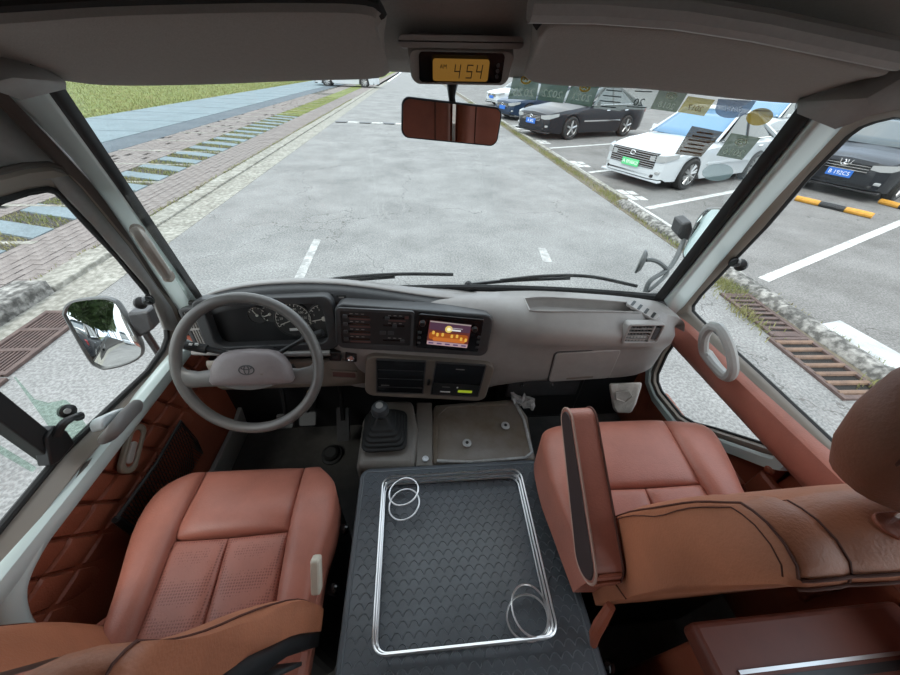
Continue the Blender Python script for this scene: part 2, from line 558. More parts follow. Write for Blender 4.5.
# the ledge turns down at the rear of the door
mb = MB().tube(smooth_path([(LX(1.23, .030), .46, 1.232), (LX(1.23, .032), .34, 1.220), (LX(1.19, .034), .275, 1.185), (LX(1.1, .034), .235, 1.10), (LX(1.0, .034), .225, 1.0)], 24), 0.028, 12)
mb.build('door_edge', M['paint'], wall_left)
# slanted pleats: each a padded strip
k = 0
y0 = 0.20
zt, zb = 1.205, 0.70
sl = 0.53
while y0 < 1.22:
    w = 0.083
    def rail(y, z):
        return (LX(z, .025), y + (zt - z) * sl, z)
    rows = [zt, 1.125, 1.04, 0.90, zb]
    for a in range(4):
        za, zc = rows[a], rows[a + 1]
        L = [rail(y0 - .08, zc + .002), rail(y0 - .08, za - .002)]
        R = [rail(y0 - .08 + w - .004, zc + .002), rail(y0 - .08 + w - .004, za - .002)]
        pad(L, R, (1, 0, 0), 0.012, 0.02, 6, 6, 6.0).build('leather_panel', M['leather_dark'], wall_left)
    y0 += w
MB().prism([(-.829, 1.194, .8), (-.861, 1.414, .53), (-.867, .954, .482), (-.857, .768, .563), (-.828, .65, .806), (-.835, .801, .745), (-.835, 1.02, .745)], (-.02, 0, 0)).build('kick_panel', M['liner_lt'], wall_left, smooth=False, bevel=0.005)

# right wall: leather sill, quarter window low in the panel, quilted leather behind it
wall_right = struct(MB().box(1.072, 1.088, REAR, 0.44, 0.55, 1.24).build('wall_right', M['leather_dark'], smooth=False), 'brown passenger side wall of the cab', 'wall')
MB().box(1.065, 1.08, 1.02, 1.1, 0.955, 1.24).build('front_panel', M['paint'], wall_right, smooth=False)
SILLR = [(0.016, 1.330), (0.026, 1.341), (0.055, 1.338), (0.072, 1.328), (0.080, 1.305), (0.082, 1.26), (0.068, 1.225), (0.045, 1.212), (0.01, 1.212)]
mb = MB().loft([[(RX(z, o), y, z) for o, z in SILLR] for y in (1.02, .95, .9, .8, .7, .6, .45, .3, .1, -.62)], closed=False)
mb.build('sill_pad', M['leather'], wall_right, solid=0.004)
QW = [(1.051, .986, 1.228), (1.064, 1.007, 1.117), (1.079, 1.008, .994), (1.083, .99, .961), (1.086, .947, .941), (1.084, .805, .95), (1.081, .746, .981), (1.072, .672, 1.05), (1.056, .513, 1.183), (1.055, .497, 1.198), (1.053, .496, 1.214), (1.051, .512, 1.227), (1.051, .574, 1.231), (1.05, .753, 1.235)]
def ring_off(P, d, off):
    c = sum((Vector(p) for p in P), Vector()) / len(P)
    out = []
    n = len(P)
    for i in range(n):
        a, b = Vector(P[i - 1]), Vector(P[(i + 1) % n])
        t = (b - a).normalized()
        nn = Vector((0, t.z, -t.y))
        if nn.dot(Vector(P[i]) - c) < 0:
            nn = -nn
        q = Vector(P[i]) + nn * d
        q.x += off
        out.append(q)
    return out
qwin = struct(MB().poly([Vector(p) + Vector((.01, 0, 0)) for p in QW]).build('window_4', M['glass_side'], smooth=False, solid=0.004), 'low quarter window beside the passenger footwell', 'window')
MB().tube(QW, 0.006, 8, closed=True).build('rubber_seal', M['rubber'], qwin)
MB().loft([ring_off(QW, .003, 0), ring_off(QW, .010, -.012), ring_off(QW, .024, -.014)], True, False).build('frame_trim', M['beige_trim'], qwin, solid=0.004)
MB().loft([ring_off(QW, .022, -.012), ring_off(QW, .034, -.020), ring_off(QW, .062, -.016), ring_off(QW, .066, .02)], True, False).build('painted_frame', M['paint'], qwin, solid=0.004)
LP = ring_off(QW, .045, .012)
MB().prism([(1.072, 1.1, .55), (1.072, 1.1, .97)] + [(1.072, p.y, p.z) for p in LP[4:11]] + [(1.072, .43, 1.24), (1.072, .43, .55)], (.014, 0, 0)).build('lower_panel', M['leather_dark'], wall_right, smooth=False)
for iy in range(8):
    for iz in range(6):
        y1, z1 = 0.92 - iy * .098, 1.200 - iz * .098
        yy = y1 + .047
        zline = .955 if yy > .70 else .955 + (.70 - yy) / .26 * .2
        if z1 > zline:
            continue
        L = [(RX(z1, .02), y1 + .047, z1 - .094), (RX(z1, .02), y1 + .047, z1)]
        R = [(RX(z1, .02), y1 - .047, z1 - .094), (RX(z1, .02), y1 - .047, z1)]
        pad(L, R, (-1, 0, 0), 0.012, 0.06, 6, 6, 5.0).build('leather_panel', M['leather_dark'], wall_right)
MB().lathe([(0.001, .012), (.008, .011), (.013, .006), (.014, 0)], (1.042, .456, 1.141), (-1, 0, 0), 16).build('button', M['leather_dark'], wall_right)

# the rest of the bus body behind the cab: window posts, panes, lower walls
for s, nm in ((-1, 'left'), (1, 'right')):
    X = (lambda z: LX(z, 0)) if s < 0 else (lambda z: RX(z, 0))
    z0, z1 = (1.28, 1.92) if s < 0 else (1.32, 2.0)
    par = wall_left if s < 0 else wall_right
    a, b = (-.03, .03)
    for y in (-0.66, -1.78, REAR + .05):
        MB().prism([(X(z0) + a, y - .05, z0 - .03), (X(z0) + b, y - .05, z0 - .03), (X(z1) + b, y - .05, z1 + .1), (X(z1) + a, y - .05, z1 + .1)], (0, .1, 0)).build('window_post', M['liner_lt'], par, smooth=False, bevel=.01)
    for ya, yb in ((-1.73, -0.71), (-2.80, -1.83)):
        MB().poly([(X(z0), ya, z0), (X(z0), yb, z0), (X(z1), yb, z1), (X(z1), ya, z1)]).build('window_pane', M['glass_side'], par, smooth=False, solid=.004)
    MB().box(X(z0) - .05, X(z0) + .05, REAR, -0.62, z0 - .06, z0).build('window_ledge', M['beige_trim'], par, smooth=False, bevel=.008)
    # cant rail over the side windows
    zt0 = 1.84 if s < 0 else 2.06
    prof = [(X(zt0) + (.0 if s < 0 else 0), zt0), (X(zt0) - s * .03, zt0 + .02), (X(zt0) - s * .05, 2.08), (X(zt0) + s * .06, 2.12), (X(zt0) + s * .05, zt0)]
    MB().loft([[(x, y, z) for x, z in prof] for y in ((.74, .5, REAR) if s > 0 else (.60, .5, REAR))]).build('cant_rail', M['liner_lt'], par, angle=50)
rear = MB()
rear.box(-0.92, 1.12, REAR - .05, REAR, 0.55, 1.3).box(-0.92, 1.12, REAR - .05, REAR, 2.0, 2.3)
rear = struct(rear.build('wall_back', M['liner_lt'], smooth=False), 'rear wall of the bus', 'wall')
MB().poly([(-.9, REAR - .02, 1.3), (1.1, REAR - .02, 1.3), (1.1, REAR - .02, 2.0), (-.9, REAR - .02, 2.0)]).build('window_pane', M['glass_side'], rear, smooth=False, solid=.004)


# ---------------------------------------------------------------- outside: road, kerbs, paving
def ground_mat(name, c1, c2, c3, s1, s2, bump=0.3, crack=False, rough=0.85):
    m = bpy.data.materials.new(name)
    m.use_nodes = True
    nt = m.node_tree
    p = nt.nodes['Principled BSDF']
    p.inputs['Roughness'].default_value = rough
    p.inputs['Specular IOR Level'].default_value = 0.25
    t = nt.nodes.new('ShaderNodeTexCoord')
    n1 = nt.nodes.new('ShaderNodeTexNoise')
    n1.inputs['Scale'].default_value = s1
    n1.inputs['Detail'].default_value = 12
    n1.inputs['Roughness'].default_value = 0.74
    n2 = nt.nodes.new('ShaderNodeTexNoise')
    n2.inputs['Scale'].default_value = s2
    n2.inputs['Detail'].default_value = 3
    r1 = nt.nodes.new('ShaderNodeValToRGB')
    r1.color_ramp.elements[0].position = 0.36
    r1.color_ramp.elements[1].position = 0.64
    r1.color_ramp.elements[0].color = (*c2, 1)
    r1.color_ramp.elements[1].color = (*c1, 1)
    r2 = nt.nodes.new('ShaderNodeValToRGB')
    r2.color_ramp.elements[0].position = 0.40
    r2.color_ramp.elements[1].position = 0.62
    r2.color_ramp.elements[0].color = (*c3, 1)
    r2.color_ramp.elements[1].color = (1, 1, 1, 1)
    mx = nt.nodes.new('ShaderNodeMix')
    mx.data_type = 'RGBA'
    mx.blend_type = 'MULTIPLY'
    mx.inputs[0].default_value = 1.0
    for n in (n1, n2):
        nt.links.new(t.outputs['Object'], n.inputs['Vector'])
    nt.links.new(n1.outputs['Fac'], r1.inputs['Fac'])
    nt.links.new(n2.outputs['Fac'], r2.inputs['Fac'])
    nt.links.new(r1.outputs['Color'], mx.inputs[6])
    nt.links.new(r2.outputs['Color'], mx.inputs[7])
    last = mx.outputs[2]
    if crack:
        wn_ = nt.nodes.new('ShaderNodeTexNoise')
        wn_.inputs['Scale'].default_value = 1.6
        wn_.inputs['Detail'].default_value = 8
        add = nt.nodes.new('ShaderNodeMix')
        add.data_type = 'RGBA'
        add.blend_type = 'LINEAR_LIGHT'
        add.inputs[0].default_value = 0.55
        vo = nt.nodes.new('ShaderNodeTexVoronoi')
        vo.feature = 'DISTANCE_TO_EDGE'
        vo.inputs['Scale'].default_value = 0.28
        lt = nt.nodes.new('ShaderNodeMath')
        lt.operation = 'LESS_THAN'
        lt.inputs[1].default_value = 0.0016
        m2 = nt.nodes.new('ShaderNodeMix')
        m2.data_type = 'RGBA'
        m2.inputs[7].default_value = (c2[0] * .55, c2[1] * .54, c2[2] * .53, 1)
        nt.links.new(t.outputs['Object'], wn_.inputs['Vector'])
        nt.links.new(t.outputs['Object'], add.inputs[6])
        nt.links.new(wn_.outputs['Color'], add.inputs[7])
        nt.links.new(add.outputs[2], vo.inputs['Vector'])
        nt.links.new(vo.outputs['Distance'], lt.inputs[0])
        nt.links.new(lt.outputs[0], m2.inputs[0])
        nt.links.new(last, m2.inputs[6])
        last = m2.outputs[2]
    nt.links.new(last, p.inputs['Base Color'])
    bp = nt.nodes.new('ShaderNodeBump')
    bp.inputs['Strength'].default_value = bump
    bp.inputs['Distance'].default_value = 0.02
    nt.links.new(n2.outputs['Fac'], bp.inputs['Height'])
    nt.links.new(bp.outputs['Normal'], p.inputs['Normal'])
    return m
M['asphalt'] = ground_mat('road_asphalt', (.325, .323, .317), (.215, .214, .210), (.64, .64, .64), 0.9, 46, 0.5, True)
M['lot'] = ground_mat('parking_asphalt', (.265, .258, .250), (.160, .154, .147), (.64, .64, .64), 0.7, 46, 0.5, True)
M['concrete'] = ground_mat('pale_concrete', (.40, .39, .35), (.26, .25, .22), (.60, .60, .58), 3.0, 16, 0.6)
M['kerb_stone'] = ground_mat('rough_kerb_stone', (.40, .39, .365), (.17, .165, .155), (.35, .35, .35), 6.0, 16, 0.9)
M['brick'] = ground_mat('grey_pink_paver', (.27, .24, .225), (.19, .165, .155), (.8, .8, .8), 2.5, 60, 0.3)
M['blue_slab'] = ground_mat('blue_grey_slab', (.215, .27, .295), (.17, .215, .235), (.8, .8, .8), 1.2, 30, 0.3)
M['dark_band'] = ground_mat('dark_blue_asphalt', (.135, .16, .18), (.10, .12, .14), (.75, .75, .75), 1.2, 40, 0.3)
M['pink_band'] = ground_mat('pink_paving', (.25, .22, .20), (.13, .12, .115), (.8, .8, .8), 1.8, 12, 0.3)
M['joint'] = mat('dark_joint_sand', (.055, .05, .045), 0.9, var=.2, scale=20)
M['lawn'] = ground_mat('dry_lawn', (.24, .25, .075), (.13, .17, .04), (.55, .6, .5), 1.3, 18, 0.6)
M['grass'] = mat('grass_blade', (.15, .18, .05), 0.7, col2=(.25, .225, .10), scale=1.2)
M['road_paint'] = mat('worn_white_paint', (.55, .55, .53), 0.7, col2=(.32, .32, .31), scale=7, detail=10, pos=(.36, .56))
M['faint_paint'] = mat('nearly_worn_off_paint', (.42, .42, .41), .8, col2=(.27, .27, .265), scale=10, detail=10, pos=(.42, .58))
M['rust'] = mat('rusty_iron', (.115, .075, .065), 0.7, col2=(.07, .045, .04), scale=14, bump=.4, bscale=60)
M['rust_light'] = mat('brown_iron_bar', (.20, .125, .085), 0.7, col2=(.12, .075, .055), scale=10, bump=.4, bscale=60)
M['pit'] = mat('drain_pit', (.015, .013, .012), 0.9)
M['yellow'] = mat('yellow_stop_paint', (.55, .27, .03), 0.5, var=.12, scale=12)

def slab(name, x0, x1, y0, y1, z1, m, par=None, z0=-0.25):
    return MB().box(x0, x1, y0, y1, z0, z1).build(name, m, par, smooth=False)
road = struct(slab('road', -3.40, 3.95, -40, 130, 0.0, M['asphalt']), 'grey asphalt road in front of the bus', 'road')
lot = struct(slab('parking_lot', 4.36, 60, -40, 130, 0.0, M['lot']), 'grey asphalt parking lot beside the road', 'parking lot')
# kerb strip between road and lot (dirt and grass bed)
bed = struct(slab('grass_bed', 3.95, 4.36, -40, 130, 0.005, mat('dirt_bed', (.13, .11, .08), .9, var=.3, scale=5)), 'narrow dirt strip between road and parking lot', 'verge')
# painted lines of the bays
def line_box(a, b, w, name, label, grp):
    a, b = Vector(a), Vector(b)
    d = (b - a).normalized()
    n = Vector((-d.y, d.x, 0)) * w / 2
    o = MB().prism([a - n, b - n, b + n, a + n], (0, 0, .006)).build(name, M['road_paint'], smooth=False)
    return tag(o, label, 'road marking', grp)
dv = Vector((math.cos(math.radians(24.2)), math.sin(math.radians(24.2)), 0))
LINES = [('white bay line beside the drain grates, nearest the bus', 3.55), ('white bay line between the white sedan and the drain grates', 6.42), ('white bay line crossing under the front of the white sedan', 9.27),
         ('white bay line beside the black sedan on its near flank', 12.6), ('white bay line on the far flank of the black sedan', 16.4), ('white bay line beside the dark blue car', 18.1)]
for lb, y in LINES:
    a = Vector((4.56, y + .05, 0))
    line_box(a, a + dv * 5.6, 0.13, 'bay_line', lb, 'painted bay lines')
a = Vector((4.47, -5, 0))
line_box((4.46, 3.9, 0), (4.46, 40, 0), 0.07, 'edge_line', 'thin white edge line running along the grass strip', None)
for lb, y in (('worn white number patch at the mouth of the white sedan bay', 7.0), ('worn white number patch in the empty bay', 9.95), ('worn white number patch before the black sedan', 13.5), ('worn white number patch beyond the black sedan', 17.0)):
    o = MB()
    for i in range(2):
        for j in range(2):
            o.box(4.52 + i * .20, 4.69 + i * .20, y + j * .40, y + .34 + j * .40 - i * .08, 0, .006)
    tag(o.build('bay_number_patch', M['road_paint'], smooth=False), lb, 'road marking', 'painted bay numbers')
o = MB().prism([(4.1, 2.544, 0), (4.641, 2.654, 0), (4.688, 2.073, 0), (4.688, 1.864, 0), (4.104, 1.577, 0), (4.117, 1.89, 0)], (0, 0, .03))
tag(o.build('white_ramp_slab', mat('whitewashed_concrete', (.50, .52, .52), .7, col2=(.33, .34, .34), scale=6, bump=.4, bscale=20), smooth=False, bevel=.01), 'whitewashed concrete slab next to the kerb and drain grates', 'slab')
# faint lane marks on the road
for lb, pts in (('worn white dash painted on the road left of centre', [(-1.5, 4.9, 0), (-1.393, 4.865, 0), (-1.354, 3.663, 0), (-1.468, 3.665, 0)]), ('faint white scuff mark on the road', [(1.781, 4.598, 0), (1.893, 4.563, 0), (1.845, 4.14, 0), (1.717, 4.141, 0)])):
    tag(MB().prism(pts, (0, 0, .004)).build('road_dash', M['faint_paint'], smooth=False), lb, 'road marking')
# speed bump strip far up the road: short dark and light pieces
hump = thing('speed_strip', 'low black and white strip across the road far ahead', 'speed bump', (0, 17.2, 0))
for i in range(13):
    MB().box(-3.3 + i * .5, -2.86 + i * .5, 17.1, 17.4, 0, .03).build('strip_block', M['road_paint'] if i % 2 else M['black'], hump, smooth=False)

# right kerb: rough stones
kerb_r = thing('stone_kerb', 'rough mottled stone kerb beside the drain grates', 'kerb', (4.15, 2, 0))
y = 0.9
while y < 6.3:
    L = random.uniform(.42, .55)
    w = .10 + random.uniform(-.01, .01)
    h = .11 + random.uniform(-.01, .015)
    def kp(u, v, y=y, L=L, w=w, h=h):
        a = math.pi * u
        e = 1 - .25 * abs(2 * v - 1) ** 6
        return (4.16 - math.cos(a) * w * (1.15 - .15 * math.sin(a)) + random.uniform(-.006, .006), y + v * (L + .02), max(-.02, math.sin(a) ** .6 * h * e + random.uniform(-.006, .006)))
    MB().grid(kp, 8, 8).build('kerb_stone', M['kerb_stone'], kerb_r, angle=60)
    y += L
kb = MB()
y = 6.95
while y < 45:
    kb.box(4.28, 4.40, y, y + .95, -.1, .05 + random.uniform(-.01, .01))
    y += 1.0
tag(kb.build('low_kerb', M['concrete'], smooth=False, bevel=.01), 'low pale kerb running along the parked cars', 'kerb', kind='stuff')

# drain grates on the right
def grate(name, label, c, along, wide, nbar, mbar, bars_across=True, round_bar=False, rot=0.0, rows=1):
    t = thing(name, label, 'grate', (c[0], c[1], 0), 'drain grates')
    T = Matrix.Translation((c[0], c[1], 0)) @ Matrix.Rotation(rot, 4, 'Z')
    MB().box(-wide / 2, wide / 2, -along / 2, along / 2, .001, .004, T).build('pit', M['pit'], t, smooth=False)
    fb = MB()
    for sx in (-1, 1):
        fb.box(sx * wide / 2 - .022, sx * wide / 2 + .022, -along / 2 - .022, along / 2 + .022, 0, .028, T)
        fb.box(-wide / 2, wide / 2, sx * along / 2 - .022, sx * along / 2 + .022, 0, .026, T)
    for r in range(1, rows):
        yy = -along / 2 + along * r / rows
        fb.box(-wide / 2, wide / 2, yy - .02, yy + .02, 0, .027, T)
    fb.build('frame', M['rust'], t, smooth=False, bevel=.004)
    for i in range(nbar):
        if bars_across:
            q = -along / 2 + along * (i + .5) / nbar
            if round_bar:
                MB().tube([T @ Vector((-wide / 2, q, .012)), T @ Vector((wide / 2, q, .012))], .024, 8).build('bar', mbar, t)
            else:
                MB().box(-wide / 2, wide / 2, q - .02, q + .02, .002, .022, T).build('bar', mbar, t, smooth=False)
        else:
            q = -wide / 2 + wide * (i + .5) / nbar
            MB().box(q - .008, q + .008, -along / 2, along / 2, .002, .022, T).build('bar', mbar, t, smooth=False)
    return t
g1 = grate('drain_grate', 'rusty grate of thick round bars by the stone kerb', (3.74, 1.98), .78, .40, 7, M['rust_light'], True, True, math.radians(-2))
g2 = grate('drain_grate', 'rusty flat bar grate in grass beside the kerb', (3.82, 2.82), .80, .32, 9, M['rust'], True, False, math.radians(-4), 2)
g3 = grate('drain_grate', 'purplish iron grate of thin bars in the gutter', (-3.44, 2.62), .86, .36, 11, M['rust'], False, False, 0.0, 3)
g4 = grate('drain_grate', 'purplish iron gutter grate partly cut by the door window post', (-3.40, 1.68), .86, .36, 11, M['rust'], False, False, 0.0, 3)

# left gutter, kerb and paving
gut = struct(slab('gutter', -3.86, -3.40, -40, 60, 0.004, M['concrete']), 'pale cracked concrete gutter beside the road', 'gutter')
kerb_l = thing('concrete_kerb', 'pale concrete kerb stones along the brick pavement', 'kerb', (-4.0, 0, 0))
y = -2.4
i = 0
while y < 46:
    L = .98
    h = .15 if y < 2.6 else max(.035, .15 - (y - 2.6) * .11)
    MB().box(-4.16, -3.86, y, y + L - .02, -.1, h + random.uniform(-.006, .006)).build('kerb_stone', M['concrete'] if y > 3.2 else M['kerb_stone'], kerb_l, smooth=False, bevel=.012)
    y += L
pz = 0.03
base = struct(slab('pavement', -8.52, -4.16, -40, 130, pz - .012, M['joint']), 'paved strip beside the kerb', 'pavement')
# bricks: nearest as pieces, rest joined
bl, bw = .235, .115
brick_me = MB().box(-bw / 2 + .005, bw / 2 - .005, -bl / 2 + .005, bl / 2 - .005, -.03, .012).mesh('brick', M['brick'], smooth=False)
bricks = []
for r in range(8):
    x = -4.16 - bw / 2 - r * bw
    for j in range(130):
        y = 2.5 + j * bl + (bl / 2 if r % 2 else 0)
        bricks.append((x, y))
bricks.sort(key=lambda p: abs(p[1] - 4.5) if p[1] > 3.4 else 99)
for x, y in bricks[:290]:
    o = bpy.data.objects.new('brick', brick_me)
    COL.objects.link(o)
    o.location = (x, y, pz + random.uniform(-.004, .003))
    o.parent = base
mbk = MB()
for x, y in bricks[290:]:
    zz = pz + random.uniform(-.003, .003)
    mbk.box(x - bw / 2 + .005, x + bw / 2 - .005, y - bl / 2 + .005, y + bl / 2 - .005, zz - .03, zz + .012)
for r in range(12):
    for j in range(120):
        x = -6.15 - r * bw - bw / 2
        y = 3 + j * bl + (bl / 2 if r % 2 else 0)
        zz = pz + random.uniform(-.003, .003)
        if random.random() < .93:
            mbk.box(x - bw / 2 + .005, x + bw / 2 - .005, y - bl / 2 + .005, y + bl / 2 - .005, zz - .03, zz + .012)
bk = mbk.build('brick_field', M['brick'], base, smooth=False)
bk['kind'] = 'stuff'
slab('far_paving', -7.15, -4.16, 33, 130, pz + .005, M['brick'], base)
slab('dark_strip', -8.50, -7.55, -40, 130, pz + .012, M['dark_band'], base)
# pale cross bars between paving fields, and blue slabs alternating with grass wedges
for j in range(26):
    y = 3.2 + j * 1.45
    MB().box(-7.55, -4.95, y - .04, y + .04, 0, pz + .016).build('cross_bar', M['concrete'], base, smooth=False)
for j in range(22):
    y = 2.6 + j * .725
    x0, x1 = -6.12, -5.10
    MB().prism([(x1, y + .02, pz - .02), (x1, y + .36, pz - .02), (x0, y + .70, pz - .02), (x0, y + .36, pz - .02)], (0, 0, .034)).build('slab_wedge', M['blue_slab'], base, smooth=False)
MB().box(-6.12, -5.10, 18.5, 130, 0, pz + .012).build('far_turf', M['lawn'], base, smooth=False)
walk = struct(slab('footpath', -11.9, -8.52, -40, 130, pz + .02, M['blue_slab']), 'pale blue grey concrete footpath beside the lawn', 'footpath')
for j in range(18):
    MB().box(-11.9, -8.52, 6.0 + j * 2.4 - .012, 6.0 + j * 2.4 + .012, 0, pz + .024).build('joint_line', M['dark_band'], walk, smooth=False)
lawn = struct(slab('lawn', -36, -11.9, -40, 130, .03, M['lawn']), 'dry green lawn beyond the footpath', 'lawn')
farroad = struct(slab('far_road', -60, -36, -40, 130, .02, M['concrete']), 'pale road beyond the lawn', 'road')

# grass blades
def grass(name, label, spots, hmin, hmax, par=None, w=.006):
    mb = MB()
    for x, y, z in spots:
        a = random.uniform(0, 6.28)
        h = random.uniform(hmin, hmax)
        lx, ly = random.uniform(-.6, .6) * h, random.uniform(-.6, .6) * h
        c, s = math.cos(a) * w, math.sin(a) * w
        mb.poly([(x - c, y - s, z), (x + c, y + s, z), (x + lx * .5 + c * .6, y + ly * .5 + s * .6, z + h * .6), (x + lx, y + ly, z + h)])
    o = mb.build(name, M['grass'], par, smooth=False)
    if par is None:
        tag(o, label, 'grass')
    o['kind'] = 'stuff'
    return o
sp = []
for _ in range(9000):
    y = 4.0 + 26 * random.random() ** 1.6
    if random.random() < .35 + .65 * (math.sin(y * 2.1) * math.sin(y * .77 + 1) > -.2):
        sp.append((random.gauss(4.12, .075), y, 0))
for _ in range(700):
    sp.append((random.gauss(3.90, .12), random.gauss(3.42, .16), 0))
for _ in range(260):
    sp.append((random.gauss(3.62, .06), random.gauss(2.78, .16), 0.01))
for _ in range(500):
    sp.append((random.gauss(4.30, .03), random.uniform(1.4, 3.2), 0))
for _ in range(250):
    sp.append((random.gauss(3.95, .06), random.gauss(1.62, .07), 0))
grass('verge_grass', 'wild grass growing along the stone kerb and grates', sp, .025, .085, bed, w=.006)
sp = []
for j in range(36):
    y = 2.6 + j * .725
    for _ in range(260):
        t = random.random()
        sp.append((-5.10 - 1.02 * t, y + .36 + .34 * t + random.random() * .36, pz))
grass('paver_grass', 'grass wedges growing between the blue paving slabs', sp, .02, .06, base, w=.009)
sp = []
for _ in range(26000):
    y = 10 + 42 * random.random() ** 1.4
    sp.append((-11.95 - 14 * random.random() ** 1.3, y, .03))
grass('lawn_grass', 'dry green grass of the lawn', sp, .04, .11, lawn, w=.016)
sp = [(-4.17 + random.gauss(0, .025), 3.5 + 25 * random.random(), pz) for _ in range(2500)]
grass('kerb_grass', 'thin grass line along the back of the pale kerb', sp, .015, .05, base, w=.007)

# yellow and black wheel stops
for lb, a, b in (('yellow and black wheel stop before the dark hatchback', (8.466, 7.16, .05), (9.057, 6.02, .05)), ('yellow and black wheel stop at the wheel of the dark hatchback', (10.448, 7.033, .05), (10.619, 5.948, .05))):
    t = thing('wheel_stop', lb, 'wheel stop', (a[0], a[1], 0), 'parking wheel stops')
    a, b = Vector(a), Vector(b)
    for i in range(3):
        p, q = a.lerp(b, i / 3), a.lerp(b, (i + 1) / 3)
        MB().tube([p, p.lerp(q, .5), q], [.055, .06, .055], 10).build('stop_section', M['yellow'] if i != 1 else M['black'], t)


# ---------------------------------------------------------------- dashboard
dash = thing('dashboard', 'grey moulded dashboard with dark instrument binnacle and glovebox', 'dashboard', (0.08, 0.95, 1.1))
# stations: x, top rear z, top front y, front-lip z, face y, lower face y, bottom z
ST = [(-.735, 1.40, .970, 1.39, .960, .965, 1.20), (-.70, 1.425, .965, 1.415, .955, .95, 1.16), (-.62, 1.43, .965, 1.42, .955, .945, 1.135), (-.33, 1.43, .965, 1.42, .95, .93, 1.115),
      (-.28, 1.43, .95, 1.42, .925, .885, 1.10), (-.17, 1.43, .93, 1.42, .900, .865, 1.09), (.10, 1.435, .925, 1.42, .895, .86, 1.075), (.235, 1.44, .90, 1.42, .875, .855, 1.08), (.30, 1.445, .865, 1.42, .845, .85, 1.10),
      (.40, 1.45, .835, 1.42, .812, .84, 1.125), (.52, 1.45, .825, 1.42, .800, .832, 1.135), (.66, 1.448, .82, 1.418, .796, .828, 1.14), (.77, 1.444, .822, 1.41, .798, .828, 1.145),
      (.84, 1.435, .84, 1.40, .815, .838, 1.15), (.885, 1.41, .875, 1.375, .850, .862, 1.165), (.905, 1.37, .92, 1.35, .905, .91, 1.20)]
def dprof(x, zt, yt, zl, yf, yl, zb):
    sag = .085 * ((x - .08) / .8) ** 2
    y2, y3 = ((1.0 + yt) / 2 - sag * .5, yt + .02) if x < .35 else (.957 - sag * .9, .868 - sag * .3)
    return [(x, 1.035 - sag, zt - .02), (x, 1.005 - sag, zt), (x, y2, zt + .003), (x, y3, zt + .001), (x, yt - .006, zl), (x, yf, zl - .022), (x, yf - .003, zl - .055),
            (x, (yf + yl) / 2, zl - .085), (x, yl, zl - .11), (x, yl + .002, (zl - .11 + zb) / 2 + .01), (x, yl + .006, zb + .03), (x, yl + .02, zb + .008), (x, yl + .05, zb), (x, 1.08, zb + .01)]
# densify stations with Catmull-Rom
NS = 70
secs = []
pr = [dprof(*s) for s in ST]
for i in range(NS + 1):
    t = i / NS
    secs.append([curve([p[k] for p in pr], t) for k in range(14)])
body = MB().loft(secs, closed=False)
TX0, TX1 = .335, .742
hole = [i for i in range(NS) if secs[i][2].x > TX0 and secs[i + 1][2].x < TX1]
body.f = [f for k, f in enumerate(body.f) if not (k % 13 == 2 and k // 13 in hole)]
body.f.append(tuple(range(14))[::-1])
body.f.append(tuple(len(body.v) - 14 + i for i in range(14)))
body.build('body', M['dash'], dash, angle=50)

# binnacle hood over the instruments: dark shell, open towards the driver
HX = [(-.700, .935, 1.430), (-.665, .945, 1.462), (-.60, .950, 1.484), (-.50, .955, 1.499), (-.38, .960, 1.503), (-.26, .962, 1.497), (-.15, .962, 1.482), (-.05, .96, 1.464), (.04, .958, 1.449), (.12, .956, 1.438), (.19, .954, 1.428), (.24, .952, 1.42)]
hsec = []
for x, yb, zt in HX:
    dd = min(1.0, max(.15, (zt - 1.43) / .06))
    hsec.append([(x, yb + .085, zt - .040 * dd), (x, yb + .06, zt - .012 * dd), (x, yb + .035, zt - .002), (x, yb + .018, zt), (x, yb + .010, zt - .003)])
hs = [[curve([s[k] for s in hsec], i / 40) for k in range(5)] for i in range(41)]
MB().loft(hs, closed=False).build('binnacle_hood', M['dash'], dash, solid=.006, angle=50)
# dark brow under the hood with the switch row
hsec = [[(x, yb + .012, zt - .004), (x, yb - .012, zt - .016), (x, yb - .030, max(zt - .040, 1.418)), (x, yb - .032, max(zt - .052, 1.412)), (x, yb + .02, zt - .075)] for x, yb, zt in HX]
hs = [[curve([s[k] for s in hsec], i / 30) for k in range(5)] for i in range(31)]
MB().loft(hs, closed=False).build('binnacle_brow', M['charcoal'], dash, solid=.004)
for c in ((-.319, .935, 1.47), (-.282, .937, 1.467), (-.243, .938, 1.463)):
    F = frame(c, (1, 0, 0), (0, .45, 1))
    k = plate(MB(), F, .032, .020, .003, .012).build('rocker_switch', M['black'], dash, smooth=False, bevel=.002)
    plate(MB(), F @ Matrix.Translation((0, .002, .0015)), .016, .004, .001, .001).build('symbol', M['dash'], k, smooth=False)

# instrument panel: bezel frame, recessed black face
def quadframe(tl, tr, br, bl):
    tl, tr, br, bl = map(Vector, (tl, tr, br, bl))
    o = (tl + tr + br + bl) / 4
    x = (tr + br - tl - bl).normalized()
    y = (tl + tr - bl - br)
    F = frame(o, x, y)
    w = ((tr - tl).length + (br - bl).length) / 2
    h = ((tl - bl).length + (tr - br).length) / 2
    return F, w, h
Fc, wc, hc = quadframe((-.646, .905, 1.472), (-.267, .905, 1.477), (-.288, .872, 1.321), (-.675, .872, 1.309))
plate(MB(), Fc, wc + .03, hc + .02, .03, .05, hole=(wc - .035, hc - .028, .03)).build('cluster_bezel', M['charcoal'], dash, smooth=True, bevel=.004)
face = plate(MB(), Fc @ Matrix.Translation((0, 0, -.035)), wc, hc, .02, .006).build('instrument_panel', M['black'], dash, smooth=False)
M['dial'] = mat('dial_face', (.035, .035, .034), .5)
M['dial_mark'] = mat('dial_marking', (.62, .61, .55), .5)
